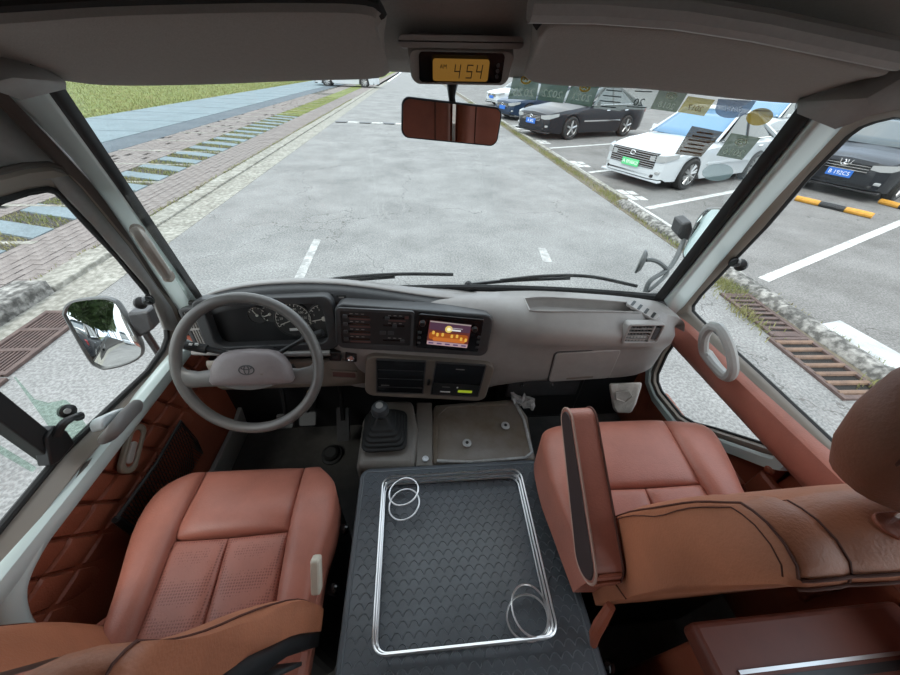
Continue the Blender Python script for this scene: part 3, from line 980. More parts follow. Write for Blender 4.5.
def gauge(c, r, marks, a0, a1, needle, digits=None):
    Fg = Fc.copy()
    inv = Fc.inverted()
    loc = inv @ Vector(c)
    F = Fc @ Matrix.Translation((loc.x, loc.y, -.033))
    dl = MB().lathe([(r * 1.12, -.002), (r * 1.12, .003), (r * 1.06, .004), (r * 1.04, .001), (.0005, .001)], F.translation, F.to_3x3() @ Vector((0, 0, 1)), 32).build('gauge', M['dial'], face)
    tk = MB()
    for i in range(marks + 1):
        a = math.radians(a0 + (a1 - a0) * i / marks)
        ln = .16 if i % 2 == 0 else .09
        T = F @ Matrix.Rotation(a, 4, 'Z')
        tk.box(r * (1 - ln), r, -.0011, .0011, .0012, .0022, T)
    n = 24
    for i in range(n):
        a = math.radians(a0 + (a1 - a0) * (i + .5) / n)
        T = F @ Matrix.Rotation(a, 4, 'Z')
        q = math.radians(abs(a1 - a0)) * r / n * .55
        tk.box(r * .985, r * 1.01, -q, q, .0012, .002, T)
    tk.build('tick_marks', M['dial_mark'], dl, smooth=False)
    T = F @ Matrix.Rotation(math.radians(needle), 4, 'Z')
    MB().box(-r * .1, r * .82, -.0014, .0014, .003, .0045, T).lathe([(r * .17, .002), (r * .17, .005), (r * .12, .0065)], F.translation, F.to_3x3() @ Vector((0, 0, 1)), 16).build('needle', M['dial_mark'] if r < .03 else M['dial_mark'], dl, smooth=False)
    if digits:
        for i, s in enumerate(digits):
            a = math.radians(a0 + (a1 - a0) * i / (len(digits) - 1))
            text_mesh('numeral', s, r * .2, M['dial_mark'], F @ Matrix.Translation((r * .68 * math.cos(a), r * .68 * math.sin(a), .0015)), dl, .0003)
    return F
gF = gauge((-.402, .88, 1.403), .054, 18, 205, -25, 200, ['0', '20', '40', '60', '80', '100', '120', '140'])
plate(MB(), gF @ Matrix.Translation((0, -.034, .003)), .036, .009, .001, .001).build('odometer', M['white'], face, smooth=False)
gauge((-.305, .88, 1.405), .048, 12, 200, 20, 190, ['0', '1', '2', '3', '4'])
gauge((-.509, .88, 1.421), .026, 6, 150, 30, 120)
gauge((-.47, .88, 1.424), .026, 6, 240, 100, 200)
# left air vent beside the cluster
Fv, wv, hv = quadframe((-.698, .912, 1.436), (-.644, .91, 1.44), (-.671, .885, 1.327), (-.724, .888, 1.318))
ventp = plate(MB(), Fv, wv + .022, hv + .02, .012, .03, hole=(wv - .004, hv - .004, .006)).build('side_vent', M['charcoal'], dash, bevel=.003)
plate(MB(), Fv @ Matrix.Translation((0, 0, -.022)), wv, hv, .004, .004).build('duct', M['black'], ventp, smooth=False)
for i in range(6):
    MB().box(-.0016, .0016, -hv / 2 + .004, hv / 2 - .004, -.016, -.001, Fv @ Matrix.Translation((-wv / 2 + wv * (i + .7) / 6.4, 0, 0))).build('slat', M['dash'], ventp, smooth=False)
MB().box(-wv / 2, wv / 2, -.003, .003, -.012, 0, Fv).build('slat_bar', M['dash'], ventp, smooth=False)
plate(MB(), Fv @ Matrix.Translation((.003, -hv / 2 - .018, .004)), .032, .010, .003, .008).build('vent_thumb_slot', M['black'], ventp, smooth=False, bevel=.001)
# grey surround of cluster lower lip
MB().tube([(-.717, .872, 1.31), (-.605, .868, 1.305), (-.453, .866, 1.297), (-.295, .866, 1.296)], .010, 8).build('cluster_lip', M['dash'], dash)

# centre stack bezel
Fb, wb, hb = quadframe((-.255, .885, 1.472), (.23, .872, 1.438), (.239, .84, 1.277), (-.267, .852, 1.333))
bez = plate(MB(), Fb, wb, hb, .028, .10, n=6).build('centre_bezel', M['charcoal'], dash, bevel=.006, seg=3)
F1, w1, h1 = quadframe((-.238, .878, 1.462), (-.021, .872, 1.45), (-.024, .847, 1.334), (-.248, .85, 1.351))
cl = plate(MB(), F1 @ Matrix.Translation((0, 0, .006)), w1, h1, .006, .012).build('climate_panel', M['black'], bez, smooth=False, bevel=.002)
plate(MB(), F1 @ Matrix.Translation((0, 0, .009)), w1 + .012, h1 + .012, .010, .010, hole=(w1 - .006, h1 - .006, .006)).build('panel_rim', M['charcoal'], bez)
M['slot_red'] = mat('brown_slider_label', (.10, .045, .04), .5)
for r in range(4):
    yy = h1 * (.33 - .22 * r)
    for side in (0, 1):
        if side == 1 and r == 2:
            for q in (0.02, .045):
                plate(MB(), F1 @ Matrix.Translation((q, yy, .009)), .019, .013, .002, .003).build('button', M['charcoal'], cl, smooth=False, bevel=.001)
            continue
        xc = -w1 * .27 if side == 0 else w1 * .24
        ww = w1 * .36 if side == 0 else w1 * .3
        plate(MB(), F1 @ Matrix.Translation((xc, yy, .0065)), ww, .006, .002, .001).build('slider_slot', M['black_gloss'], cl, smooth=False)
        if side == 0 or r == 0:
            plate(MB(), F1 @ Matrix.Translation((xc + .01, yy - .009, .0065)), ww * .8, .005, .001, .001).build('slider_scale', M['slot_red'], cl, smooth=False)
        kx = xc - ww * (.42 if side == 0 else (.3, -.05, 0, -.42)[r])
        plate(MB(), F1 @ Matrix.Translation((kx, yy, .014)), .013, .010, .002, .010).build('slider_knob', M['charcoal'], cl, smooth=False, bevel=.001)
        for q in range(3):
            plate(MB(), F1 @ Matrix.Translation((xc - ww * .2 + q * .017, yy + .008, .0065)), .009, .002, .0005, .0008).build('mark', M['dash'], cl, smooth=False)
plate(MB(), F1 @ Matrix.Translation((w1 * .42, h1 * .36, .008)), .012, .009, .001, .002).build('hazard_mark', M['slot_red'], cl, smooth=False)

F2, w2, h2 = quadframe((-.002, .871, 1.447), (.201, .866, 1.427), (.199, .842, 1.308), (-.008, .846, 1.334))
hu = plate(MB(), F2 @ Matrix.Translation((0, 0, .010)), w2, h2, .005, .02).build('head_unit', M['black_gloss'], bez, smooth=False, bevel=.002)
F3, w3, h3 = quadframe((.029, .868, 1.426), (.163, .865, 1.409), (.16, .845, 1.327), (.028, .848, 1.348))
F3 = F3 @ Matrix.Translation((0, 0, .012))
def emis(name, c, s):
    m = bpy.data.materials.new(name)
    m.use_nodes = True
    p = m.node_tree.nodes['Principled BSDF']
    p.inputs['Base Color'].default_value = (.01, .01, .01, 1)
    p.inputs['Roughness'].default_value = .2
    p.inputs['Emission Color'].default_value = (*c, 1)
    p.inputs['Emission Strength'].default_value = s
    return m
scr = plate(MB(), F3, w3, h3, .003, .003).build('screen', emis('screen_dusk', (.15, .035, .03), .45), hu, smooth=False)
def sc(nm, x, y, w, h, c, s=.6, r=.001, z=.0006):
    plate(MB(), F3 @ Matrix.Translation((x * w3 / 2, y * h3 / 2, z)), w, h, min(r, w / 2.01, h / 2.01), .0006).build(nm, emis('screen_' + nm, c, s * .75), scr, smooth=False)
sc('sky_band', 0, .62, w3 * .98, h3 * .36, (.11, .05, .09), .5)
sc('glow_band', .0, -.25, w3 * .94, h3 * .30, (.42, .10, .015), .6, .008)
sc('table_band', .05, -.50, w3 * .80, h3 * .16, (.60, .17, .03), .65, .006, .0009)
sc('dock_bar', 0, -.86, w3 * .99, h3 * .15, (.62, .42, .45), .5, .001, .0009)
sc('status_bar', .0, .92, w3 * .98, .004, (.5, .42, .4), .5, .0005, .0009)
sc('sun_disc', -.05, .42, .024, .024, (.75, .55, .15), .75, .0119, .0009)
sc('sun_core', -.05, .42, .012, .012, (.9, .85, .55), .8, .0059, .0014)
sc('readout', .28, .38, .034, .005, (.8, .8, .8), .7, .001, .0009)
sc('readout_line', .30, .55, .042, .002, (.55, .5, .55), .6, .0005, .0009)
for q, (x, y) in enumerate(((-.75, .02), (-.55, -.12), (-.3, -.08), (.15, -.14), (.4, -.10), (.85, -.35), (.62, -.3))):
    sc('lamp_dot', x, y, .008, .012, (.8, .45, .08), .7, .003, .0012)
for q in range(5):
    sc('dock_icon', -.8 + q * .4, -.86, .016, .005, (.16, .10, .22), .5, .001, .0014)
for c, r in (((.011, .868, 1.418), .0085), ((.177, .862, 1.395), .0085)):
    F = frame(c, F2.col[0].xyz, F2.col[1].xyz)
    kb_ = MB().lathe([(r, 0), (r, .024), (r * .85, .026), (.0005, .026)], F.translation, F.to_3x3() @ Vector((0, 0, 1)), 20).build('knob', M['black'], hu)
    MB().lathe([(r * 1.22, .014), (r * 1.22, .016), (r * 1.02, .016), (r * 1.02, .014)], F.translation, F.to_3x3() @ Vector((0, 0, 1)), 20, caps=False).build('knob_ring', M['chrome'], kb_)
for q in range(3):
    for x in (-.465, .47):
        plate(MB(), F2 @ Matrix.Translation((w2 * x, -h2 * (.02 + .16 * q), .0125)), .011, .009, .002, .002).build('button', M['charcoal'], hu, smooth=False, bevel=.001)

# lower panel with two equipment slots
Fl, wl, hl = quadframe((-.182, .848, 1.299), (.25, .842, 1.247), (.255, .834, 1.061), (-.195, .838, 1.116))
low = plate(MB(), Fl @ Matrix.Translation((0, 0, .004)), wl, hl, .035, .03, n=6).build('lower_panel', M['dash_beige'], dash, bevel=.004)
def slot(tl, tr, br, bl, nm):
    F, w, h = quadframe(tl, tr, br, bl)
    rim = plate(MB(), F @ Matrix.Translation((0, 0, .007)), w + .008, h + .008, .004, .006, hole=(w, h, .002)).build(nm, M['charcoal'], low, smooth=False)
    plate(MB(), F @ Matrix.Translation((0, 0, .0055)), w + .002, h + .002, .001, .004).build('recess', M['black_gloss'], rim, smooth=False)
    return F, w, h, rim
Fs, ws_, hs_, r1 = slot((-.142, .842, 1.285), (.014, .839, 1.273), (.011, .832, 1.127), (-.15, .834, 1.141), 'equipment_slot')
for q in (-.32, -.05, .22):
    plate(MB(), Fs @ Matrix.Translation((0, hs_ * q, .008)), ws_ * .95, .002, .0005, .002).build('shelf_edge', M['charcoal'], r1, smooth=False)
plate(MB(), Fs @ Matrix.Translation((-ws_ * .33, -hs_ * .26, .0086)), .028, .002, .0005, .001).build('print_line', M['dash'], r1, smooth=False)
Fs, ws_, hs_, r2 = slot((.048, .838, 1.268), (.213, .834, 1.251), (.22, .828, 1.103), (.047, .831, 1.123), 'equipment_slot')
plate(MB(), Fs @ Matrix.Translation((0, -hs_ * .30, .009)), ws_ * .97, hs_ * .36, .002, .004).build('cassette_radio', M['black'], r2, smooth=False, bevel=.001)
plate(MB(), Fs @ Matrix.Translation((ws_ * .20, -hs_ * .34, .0096)), .052, .012, .001, .001).build('radio_display', emis('radio_green', (.30, .38, .02), .45), r2, smooth=False)
plate(MB(), Fs @ Matrix.Translation((-ws_ * .22, -hs_ * .38, .0096)), .036, .004, .001, .001).build('radio_label', M['white'], r2, smooth=False)
plate(MB(), Fs @ Matrix.Translation((-ws_ * .22, -hs_ * .22, .0096)), .028, .002, .0005, .001).build('radio_print', M['dash'], r2, smooth=False)
plate(MB(), Fs @ Matrix.Translation((ws_ * .02, -hs_ * .22, .0096)), .006, .006, .002, .001).build('radio_dot', M['white'], r2, smooth=False)
plate(MB(), Fs @ Matrix.Translation((0, hs_ * .36, .0086)), .03, .002, .0005, .001).build('print_line', M['dash'], r2, smooth=False)
plate(MB(), frame((.029, .831, 1.174), Fl.col[0].xyz, Fl.col[1].xyz), .010, .026, .003, .012).build('latch', M['black'], low, smooth=False, bevel=.001)
# switches left of the lower panel
for c, rr in (((-.282, .866, 1.278), 0), ((-.23, .864, 1.273), 1)):
    F = frame(c, Fl.col[0].xyz, Fl.col[1].xyz)
    s_ = plate(MB(), F, .038, .036, .004, .03).build('switch', M['black'], dash, smooth=False, bevel=.002)
    if rr:
        MB().lathe([(.0125, 0), (.0125, .005), (.0095, .006), (.0085, .002), (.0005, .002)], F.translation, F.to_3x3() @ Vector((0, 0, 1)), 20).build('socket_ring', M['chrome'], s_)
    else:
        plate(MB(), F @ Matrix.Translation((0, 0, .002)), .016, .012, .002, .002).build('rocker', M['charcoal'], s_, smooth=False)
F = frame((-.264, .862, 1.196), Fl.col[0].xyz, Fl.col[1].xyz)
plate(MB(), F, .088, .034, .004, .02, hole=(.078, .024, .003)).build('coin_tray', M['dash_beige'], dash, smooth=False)
plate(MB(), F @ Matrix.Translation((0, 0, -.003)), .080, .026, .002, .006).build('coin_tray_well', M['slot_red'], dash, smooth=False)
# knee panel under the binnacle
mb = MB().loft([[(x, .882, 1.262), (x, .872, 1.25), (x, .868, 1.15), (x, .885, 1.118), (x, .96, 1.105)] for x in (-.70, -.5, -.33, -.18)], closed=False)
mb.build('knee_panel', M['dash_beige'], dash, solid=.01)

# passenger side: parcel tray, defroster slots, vent, glovebox lid
rim = [secs[i][2] for i in range(hole[0], hole[-1] + 2)] + [secs[i][3] for i in range(hole[-1] + 1, hole[0] - 1, -1)]
c = sum(rim, Vector()) / len(rim)
def shrink(k, dz):
    out = []
    for p in rim:
        q = Vector((c.x + (p.x - c.x) * (1 - .25 * k), c.y + (p.y - c.y) * (1 - k), p.z + dz))
        out.append(q)
    return out
trm = MB().loft([rim, shrink(.04, -.004), shrink(.12, -.026), shrink(.25, -.032)], True, False)
trm.f.append(tuple(len(trm.v) - len(rim) + i for i in range(len(rim))))
trm.build('parcel_tray', M['dash'], dash, angle=40)
MB().tube(rim, .003, 6, closed=True).build('tray_lip', M['dash'], dash)
dv_ = plate(MB(), frame((.739, .87, 1.449), (.55, -.83, -.10), (.83, .55, .0)), .105, .044, .012, .010).build('defroster_vent', M['dash'], dash, bevel=.002)
Fd = frame((.739, .87, 1.449), (.55, -.83, -.10), (.83, .55, .0))
for i in range(4):
    plate(MB(), Fd @ Matrix.Translation((-.036 + i * .024, 0, .001)) @ Matrix.Rotation(math.radians(10), 4, 'Z'), .009, .036, .003, .002).build('slot', M['black'], dv_, smooth=False)
Fv, wv, hv = quadframe((.647, .796, 1.433), (.757, .8, 1.431), (.783, .796, 1.376), (.672, .793, 1.382))
Fv = Fv @ Matrix.Translation((0, 0, .006))
v2 = plate(MB(), Fv, wv + .016, hv + .016, .010, .03, hole=(wv, hv, .005)).build('dash_vent', M['dash'], dash, bevel=.003)
plate(MB(), Fv @ Matrix.Translation((0, 0, -.016)), wv + .004, hv + .004, .004, .004).build('duct', M['black'], v2, smooth=False)
for i in range(4):
    MB().box(-wv / 2, wv * .24, -.0016, .0016, -.012, -.001, Fv @ Matrix.Translation((0, -hv / 2 + hv * (i + .8) / 4.6, 0))).build('slat', M['dash'], v2, smooth=False)
for i in range(7):
    MB().box(-.001, .001, -hv / 2, hv / 2, -.015, -.006, Fv @ Matrix.Translation((-wv / 2 + wv * .105 * (i + .5), 0, 0))).build('slat', M['charcoal'], v2, smooth=False)
MB().box(-.003, .003, -hv / 2, hv / 2, -.015, 0, Fv @ Matrix.Translation((wv * .25, 0, 0))).build('divider', M['dash'], v2, smooth=False)
plate(MB(), Fv @ Matrix.Translation((wv * .38, 0, -.001)), wv * .14, hv * .75, .004, .006).build('thumb_wheel', M['charcoal'], v2, smooth=False, bevel=.001)
Fg, wg, hg = quadframe((.466, .832, 1.294), (.683, .826, 1.315), (.711, .834, 1.163), (.471, .838, 1.155))
gl = plate(MB(), Fg @ Matrix.Translation((0, 0, .003)), wg, hg, .014, .02, n=6).build('glovebox_lid', M['dash'], dash, bevel=.003)
plate(MB(), Fg @ Matrix.Translation((0, 0, -.001)), wg + .010, hg + .010, .018, .02, n=6).build('glovebox_gap', M['charcoal'], dash)
plate(MB(), Fg @ Matrix.Translation((.0, -hg * .40, .004)), .10, .010, .003, .004).build('latch', M['dash_beige'], gl, smooth=False, bevel=.001)

# ---------------------------------------------------------------- steering column and wheel
WC = Vector((-.497, .762, 1.347))
ax = Vector((0, -math.sin(math.radians(63)), math.cos(math.radians(63))))
col = thing('steering_column', 'beige steering column shroud with black stalks and ignition key', 'steering column', (-.497, .88, 1.2))
q0, q1 = WC - ax * .045, WC - ax * .19
Fw = frame(WC, (1, 0, 0), ax.cross(Vector((1, 0, 0))))
def ell(F, w, h, n=20):
    return [F @ Vector((w * math.cos(2 * math.pi * i / n), h * math.sin(2 * math.pi * i / n), 0)) for i in range(n)]
MB().loft([ell(Fw @ Matrix.Translation((0, -.005, -.03)), .052, .050), ell(Fw @ Matrix.Translation((0, -.014, -.05)), .060, .048), ell(Fw @ Matrix.Translation((0, -.016, -.13)), .062, .050), ell(Fw @ Matrix.Translation((0, -.005, -.22)), .06, .06)]).build('shroud', M['charcoal'], col)
MB().tube([WC - ax * .2, WC - ax * .42 + Vector((0, .04, -.1)), (-.50, 1.07, .78)], .022, 10).build('shaft', M['black'], col)
st = MB().tube([Fw @ Vector((-.05, .012, -.055)), Fw @ Vector((-.10, .03, -.052)), Fw @ Vector((-.148, .045, -.045))], [.008, .008, .009], 8).build('stalk', M['black'], col)
MB().tube([Fw @ Vector((-.135, .041, -.046)), Fw @ Vector((-.19, .056, -.040))], [.014, .013], 10).build('stalk_grip', M['black'], st)
for q in range(2):
    MB().tube([Fw @ Vector((-.15 - q * .016, .058, -.034)), Fw @ Vector((-.158 - q * .016, .060, -.034))], .004, 6).build('symbol', M['white'], st)
st = MB().tube([Fw @ Vector((.05, .012, -.055)), Fw @ Vector((.11, .046, -.055)), Fw @ Vector((.155, .070, -.05))], [.007, .007, .008], 8).build('stalk', M['black'], col)
MB().tube([Fw @ Vector((.145, .065, -.05)), Fw @ Vector((.205, .085, -.045))], [.013, .011], 10).build('stalk_grip', M['black'], st)
MB().lathe([(.018, 0), (.020, .006), (.020, .022), (.012, .024), (.0005, .024)], Fw @ Vector((.085, -.03, -.06)), Fw.to_3x3() @ Vector((.6, -.2, .8)), 20).build('ignition_lock', M['black'], col)
MB().lathe([(.011, .022), (.011, .034), (.006, .036), (.0005, .036)], Fw @ Vector((.085, -.03, -.06)), Fw.to_3x3() @ Vector((.6, -.2, .8)), 16).build('lock_face', M['chrome'], col)
kp = Vector((-.367, .8, 1.168))
MB().tube([kp + Vector((.013 * math.cos(a), .004, .018 * math.sin(a))) for a in [i * math.pi / 8 for i in range(16)]], .0025, 6, closed=True).build('key_ring', mat('brass_ring', (.55, .42, .25), .3, metal=1.0), col)

wheel = thing('steering_wheel', 'grey two spoke steering wheel with padded centre and oval emblem', 'steering wheel', tuple(WC))
RR = .197
N = 64
rimsec = [Fw @ Vector((RR * math.cos(2 * math.pi * i / N), RR * math.sin(2 * math.pi * i / N), 0)) for i in range(N)]
MB().tube(rimsec, .0155, 12, closed=True).build('rim', M['wheel_grey'], wheel)
for s in (-1, 1):
    secs = []
    for t, y, hw, th, z in ((.06, -.030, .030, .016, .006), (.10, -.034, .026, .015, .004), (.14, -.038, .024, .013, .000), (.172, -.036, .028, .012, -.002), (.190, -.030, .042, .010, -.001)):
        o = [(t * s, y + hw * math.cos(a), z + th * math.sin(a)) for a in [2 * math.pi * k / 14 for k in range(14)]]
        secs.append([Fw @ Vector(p) for p in o])
    MB().loft(secs).build('spoke', M['wheel_grey'], wheel)
hub = MB().loft([ell(Fw @ Matrix.Translation((0, -.02, -.035)), .06, .05), ell(Fw @ Matrix.Translation((0, -.028, -.006)), .100, .048), ell(Fw @ Matrix.Translation((0, -.026, .010)), .098, .046)]).build('hub', M['wheel_grey'], wheel)
# padded centre, trapezoid with rounded corners
padp = [(-.100, -.030), (-.094, -.040), (-.05, -.044), (.05, -.044), (.094, -.040), (.100, -.030), (.092, .006), (.080, .028), (.064, .042), (.04, .049), (0, .051), (-.04, .049), (-.064, .042), (-.080, .028), (-.092, .006)]
def pp(s, z):
    return [Fw @ Vector((x * s * 1.14 + .016, y * s * 1.08 - .004, z)) for x, y in padp]
hp = MB().loft([pp(1.0, .004), pp(1.02, .014), pp(1.0, .028), pp(.92, .038), pp(.7, .044), pp(.35, .047), pp(.05, .0475)]).build('horn_pad', M['pad_grey'], wheel, angle=60)
em = MB()
def ering(rx, ry, r, dx=0, dy=0):
    em.tube([Fw @ Vector((.016 + dx + rx * math.cos(2 * math.pi * i / 28), dy + ry * math.sin(2 * math.pi * i / 28), .0478)) for i in range(28)], r, 6, closed=True)
ering(.020, .0135, .0015)
ering(.0065, .0128, .0014)
ering(.0135, .0055, .0014, 0, .0065)
em.build('emblem', M['charcoal'], hp)
text_mesh('airbag_mark', 'SRS', .006, M['dash_beige'], Fw @ Matrix.Translation((.054, -.014, .0472)), hp)


# ---------------------------------------------------------------- seats
def cross(xl, xr, f, b, bol, inset=0.0, n=26, rnd=.045):
    """closed horizontal section of a backrest: front centre f=(y,z), back centre b=(y,z)"""
    out = []
    w = xr - xl - 2 * inset
    c = (xl + xr) / 2
    fy, fz = f
    by, bz = b
    for i in range(n + 1):                    # across the front, left to right
        s = -1 + 2 * i / n
        k = bol * math.exp(-((abs(s) - .80) / .17) ** 2) - .030 * max(0, abs(s) - .86) / .14
        t = max(0, (abs(s) - .9) / .1) ** 2 * .35
        out.append((c + s * w / 2, fy + k + (by - fy) * t, fz + (bz - fz) * t))
    for i in range(9):                        # round the right side and back
        t = .35 + .65 * (i + 1) / 9
        out.append((c + w / 2 - .02 * max(0, (t - .8) / .2) + .010 * math.sin(math.pi * t), fy + (by - fy) * t, fz + (bz - fz) * t))
    for i in range(8):
        s = 1 - 2 * (i + 1) / 9
        out.append((c + s * (w / 2 - .02), by - .012, bz))
    for i in range(9):
        t = 1.0 - .65 * i / 9
        out.append((c - w / 2 + .02 * max(0, (t - .8) / .2) - .010 * math.sin(math.pi * t), fy + (by - fy) * t, fz + (bz - fz) * t))
    return [Vector(p) for p in out]

def backrest(seat, xl, xr, F, B, bol, m, nv=20, name='backrest'):
    secs = []
    F3 = [Vector((0, y, z)) for y, z in F]
    B3 = [Vector((0, y, z)) for y, z in B]
    for i in range(nv + 1):
        t = i / nv
        f, b = curve(F3, t), curve(B3, t)
        secs.append(cross(xl, xr, (f.y, f.z), (b.y, b.z), bol * (1 - .5 * t)))
    # rounded top
    f, b = F3[-1], B3[-1]
    up = (F3[-1] - F3[-2]).normalized()
    for k, (h, q) in enumerate(((.012, .10), (.020, .25), (.024, .45))):
        ff, bb = f.lerp(b, q * .9) + up * h, b.lerp(f, q * .9) + up * h
        secs.append(cross(xl, xr, (ff.y, ff.z), (bb.y, bb.z), bol * .5 * (1 - q), inset=.03 * q))
    MB().loft(secs).build(name, m, seat, angle=60)
    return secs

def sect_lines(xl, xr, F, B, bol, s, t0=0.0, t1=1.0, off=.003, n=22):
    """points on the backrest front at lateral position s (-1..1)"""
    F3 = [Vector((0, y, z)) for y, z in F]
    out = []
    c, w = (xl + xr) / 2, xr - xl
    for i in range(n + 1):
        t = t0 + (t1 - t0) * i / n
        f = curve(F3, t)
        k = bol * (1 - .5 * t) * math.exp(-((abs(s) - .80) / .17) ** 2)
        out.append(Vector((c + s * w / 2, f.y + k + off, f.z)))
    return out

def back2(seat, stations, F, B, m, name='backrest'):
    """backrest lofted sideways: stations (x, front shift, shrink); F and B are side profiles bottom to top"""
    F3 = smooth_path([Vector((0, y, z)) for y, z in F], 16)
    B3 = smooth_path([Vector((0, y, z)) for y, z in B], 12)
    ft, bt = F3[-1], B3[-1]
    up = (F3[-1] - F3[-3]).normalized()
    cap = [ft.lerp(bt, q) + up * h for q, h in ((.10, .010), (.25, .019), (.5, .023), (.75, .019), (.9, .010))]
    n = len(F3)
    loop = F3 + cap + B3[::-1]
    c = sum(loop, Vector()) / len(loop)
    secs = []
    for x, d, k in stations:
        sec = []
        for i, p in enumerate(loop):
            w = 1.0 if i < n else (.6 if i < n + 2 else 0)
            if i < n:
                w *= min(1, (n - i) / 4 + .25)
            q = Vector((0, p.y + d * w, p.z))
            v = q - c
            L = max(v.length, 1e-6)
            q = c + v * (1 - k / L)
            sec.append(Vector((x, q.y, q.z)))
        secs.append(sec)
    MB().loft(secs).build(name, m, seat, angle=50)
    return secs, n

# ---- driver seat
ZD = 1.08
ds = thing('driver_seat', 'red brown leather driver seat behind the steering wheel', 'seat', (-.48, .35, .6), 'leather cab seats')
MB().box(-.70, -.27, .18, .56, .62, .96).build('seat_base', M['black'], ds, smooth=False, bevel=.02)
MB().box(-.71, -.26, .10, .55, .94, 1.03).build('cushion_core', M['leather'], ds, smooth=False, bevel=.03, seg=3)
Lo = [(-.694, .604, 1.055), (-.747, .541, 1.07), (-.746, .44, 1.08), (-.704, .303, 1.08), (-.678, .206, 1.08), (-.676, .167, 1.07)]
Ls = [(-.657, .602, 1.06), (-.641, .523, 1.08), (-.634, .421, 1.085), (-.623, .297, 1.08), (-.618, .204, 1.065), (-.619, .164, 1.055)]
Rs = [(-.362, .597, 1.06), (-.354, .485, 1.085), (-.351, .404, 1.085), (-.342, .259, 1.07), (-.332, .16, 1.05)]
Ro = [(-.32, .604, 1.05), (-.263, .541, 1.068), (-.247, .476, 1.078), (-.247, .401, 1.08), (-.264, .29, 1.08), (-.263, .167, 1.07)]
pad(Lo, Ls, (0, 0, 1), .030, .12, 12, 24, 2.6, -.06).build('side_bolster', M['leather'], ds, angle=60)
pad(Rs, Ro, (0, 0, 1), .030, .12, 12, 24, 2.6, -.06).build('side_bolster', M['leather'], ds, angle=60)
pad([(-.664, .611, 1.045), (-.638, .479, 1.08), (-.641, .406, 1.075)], [(-.371, .606, 1.045), (-.356, .488, 1.08), (-.355, .41, 1.075)], (0, 0, 1), .020, .10, 14, 14, 5.0).build('front_pad', M['leather'], ds, angle=60)
pad([(-.641, .402, 1.075), (-.627, .235, 1.06), (-.634, .184, 1.05)], [(-.504, .4, 1.075), (-.492, .224, 1.06), (-.498, .173, 1.05)], (0, 0, 1), .014, .10, 10, 14, 6.0).build('seat_pad', M['leather_perf'], ds, angle=60)
pad([(-.502, .4, 1.075), (-.49, .224, 1.06), (-.496, .173, 1.05)], [(-.355, .405, 1.075), (-.348, .262, 1.06), (-.34, .192, 1.05)], (0, 0, 1), .014, .10, 10, 14, 6.0).build('seat_pad', M['leather_perf'], ds, angle=60)
DF = [(.245, 1.03), (.235, 1.12), (.213, 1.24), (.160, 1.41), (.115, 1.53), (.094, 1.60), (.085, 1.65)]
DB = [(.205, 1.02), (.185, 1.12), (.158, 1.24), (.106, 1.40), (.066, 1.52), (.042, 1.60), (.030, 1.64)]
XS = [(0, 0, .014), (.006, 0, .005), (.018, 0, 0), (.04, 0, 0), (.065, -.008, 0), (.09, -.028, 0), (.115, -.050, 0), (.13, -.060, 0), (.19, -.062, 0), (.2525, -.062, 0)]
stn = [(-.238 - x, d, k) for x, d, k in XS] + [(-.743 + x, d, k) for x, d, k in XS[-2::-1]]
sd, nf = back2(ds, stn[::-1], DF, DB, M['leather_tan'])
nS = len(sd)
for j in (2, nS - 3):
    sg = 1 if j > 5 else -1
    MB().tube([sd[j][i] + Vector((.006 * sg, .0, .0008)) for i in range(0, nf + 5)], .0015, 6).build('seam', M['stitch'], ds)
    MB().tube([sd[j][i] + Vector((.012 * sg, -.016, .0)) for i in range(0, nf)], .0016, 6).build('seam', M['stitch'], ds)
for j in (7, nS - 8):
    MB().tube([sd[j][i] + Vector((0, .001, .0005)) for i in range(0, nf)], .0018, 6).build('seam', M['stitch'], ds)
pad([sd[7][i] + Vector((.01, -.004, 0)) for i in range(3, nf - 1, 3)], [sd[nS - 8][i] + Vector((-.01, -.004, 0)) for i in range(3, nf - 1, 3)], (0, 1, .4), .012, .02, 10, 14, 5).build('back_pad', M['leather_perf'], ds, angle=60)
# dark map pocket on the back of the seat
MB().loft([[Vector((x, b[0] - .012, b[1])) for x in (-.735, -.6, -.48, -.36, -.243)] for b in DB[:6]], closed=False).build('back_pocket', M['black'], ds, solid=.03, off=0)
MB().loft([[Vector((x, b[0] - .05, b[1])) for x in (-.70, -.48, -.245)] for b in DB[1:5]], closed=False).build('back_net', M['charcoal'], ds, solid=.006)
hs_ = MB().loft([[Vector((-.49 + .135 * math.cos(a) * r, -.06 + .05 * math.sin(a) * r, z)) for a in [2 * math.pi * k / 24 for k in range(24)]] for z, r in ((1.735, .6), (1.745, .86), (1.77, 1.0), (1.82, 1.03), (1.86, .95), (1.885, .75), (1.892, .4))])
hs_.build('headrest', M['leather_tan'], ds, angle=70)
for x in (-.53, -.45):
    MB().tube([(x, -.07, 1.67), (x, -.065, 1.76)], .006, 8).build('headrest_post', M['chrome'], ds)
Fr = frame((-.215, .258, 1.213), (0, .25, -1), (0, 1, .25))
plate(MB(), frame((-.215, .259, 1.215), (0, .62, .78), (0, -.78, .62)), .075, .026, .008, .018).build('recline_lever', M['cream'], ds, bevel=.004)
MB().prism([(-.709, .225, 1.06), (-.699, .253, 1.06), (-.697, .265, 1.07), (-.733, .233, 1.07)], (0, 0, -.015)).build('belt_anchor', M['leather'], ds, smooth=False, bevel=.004)
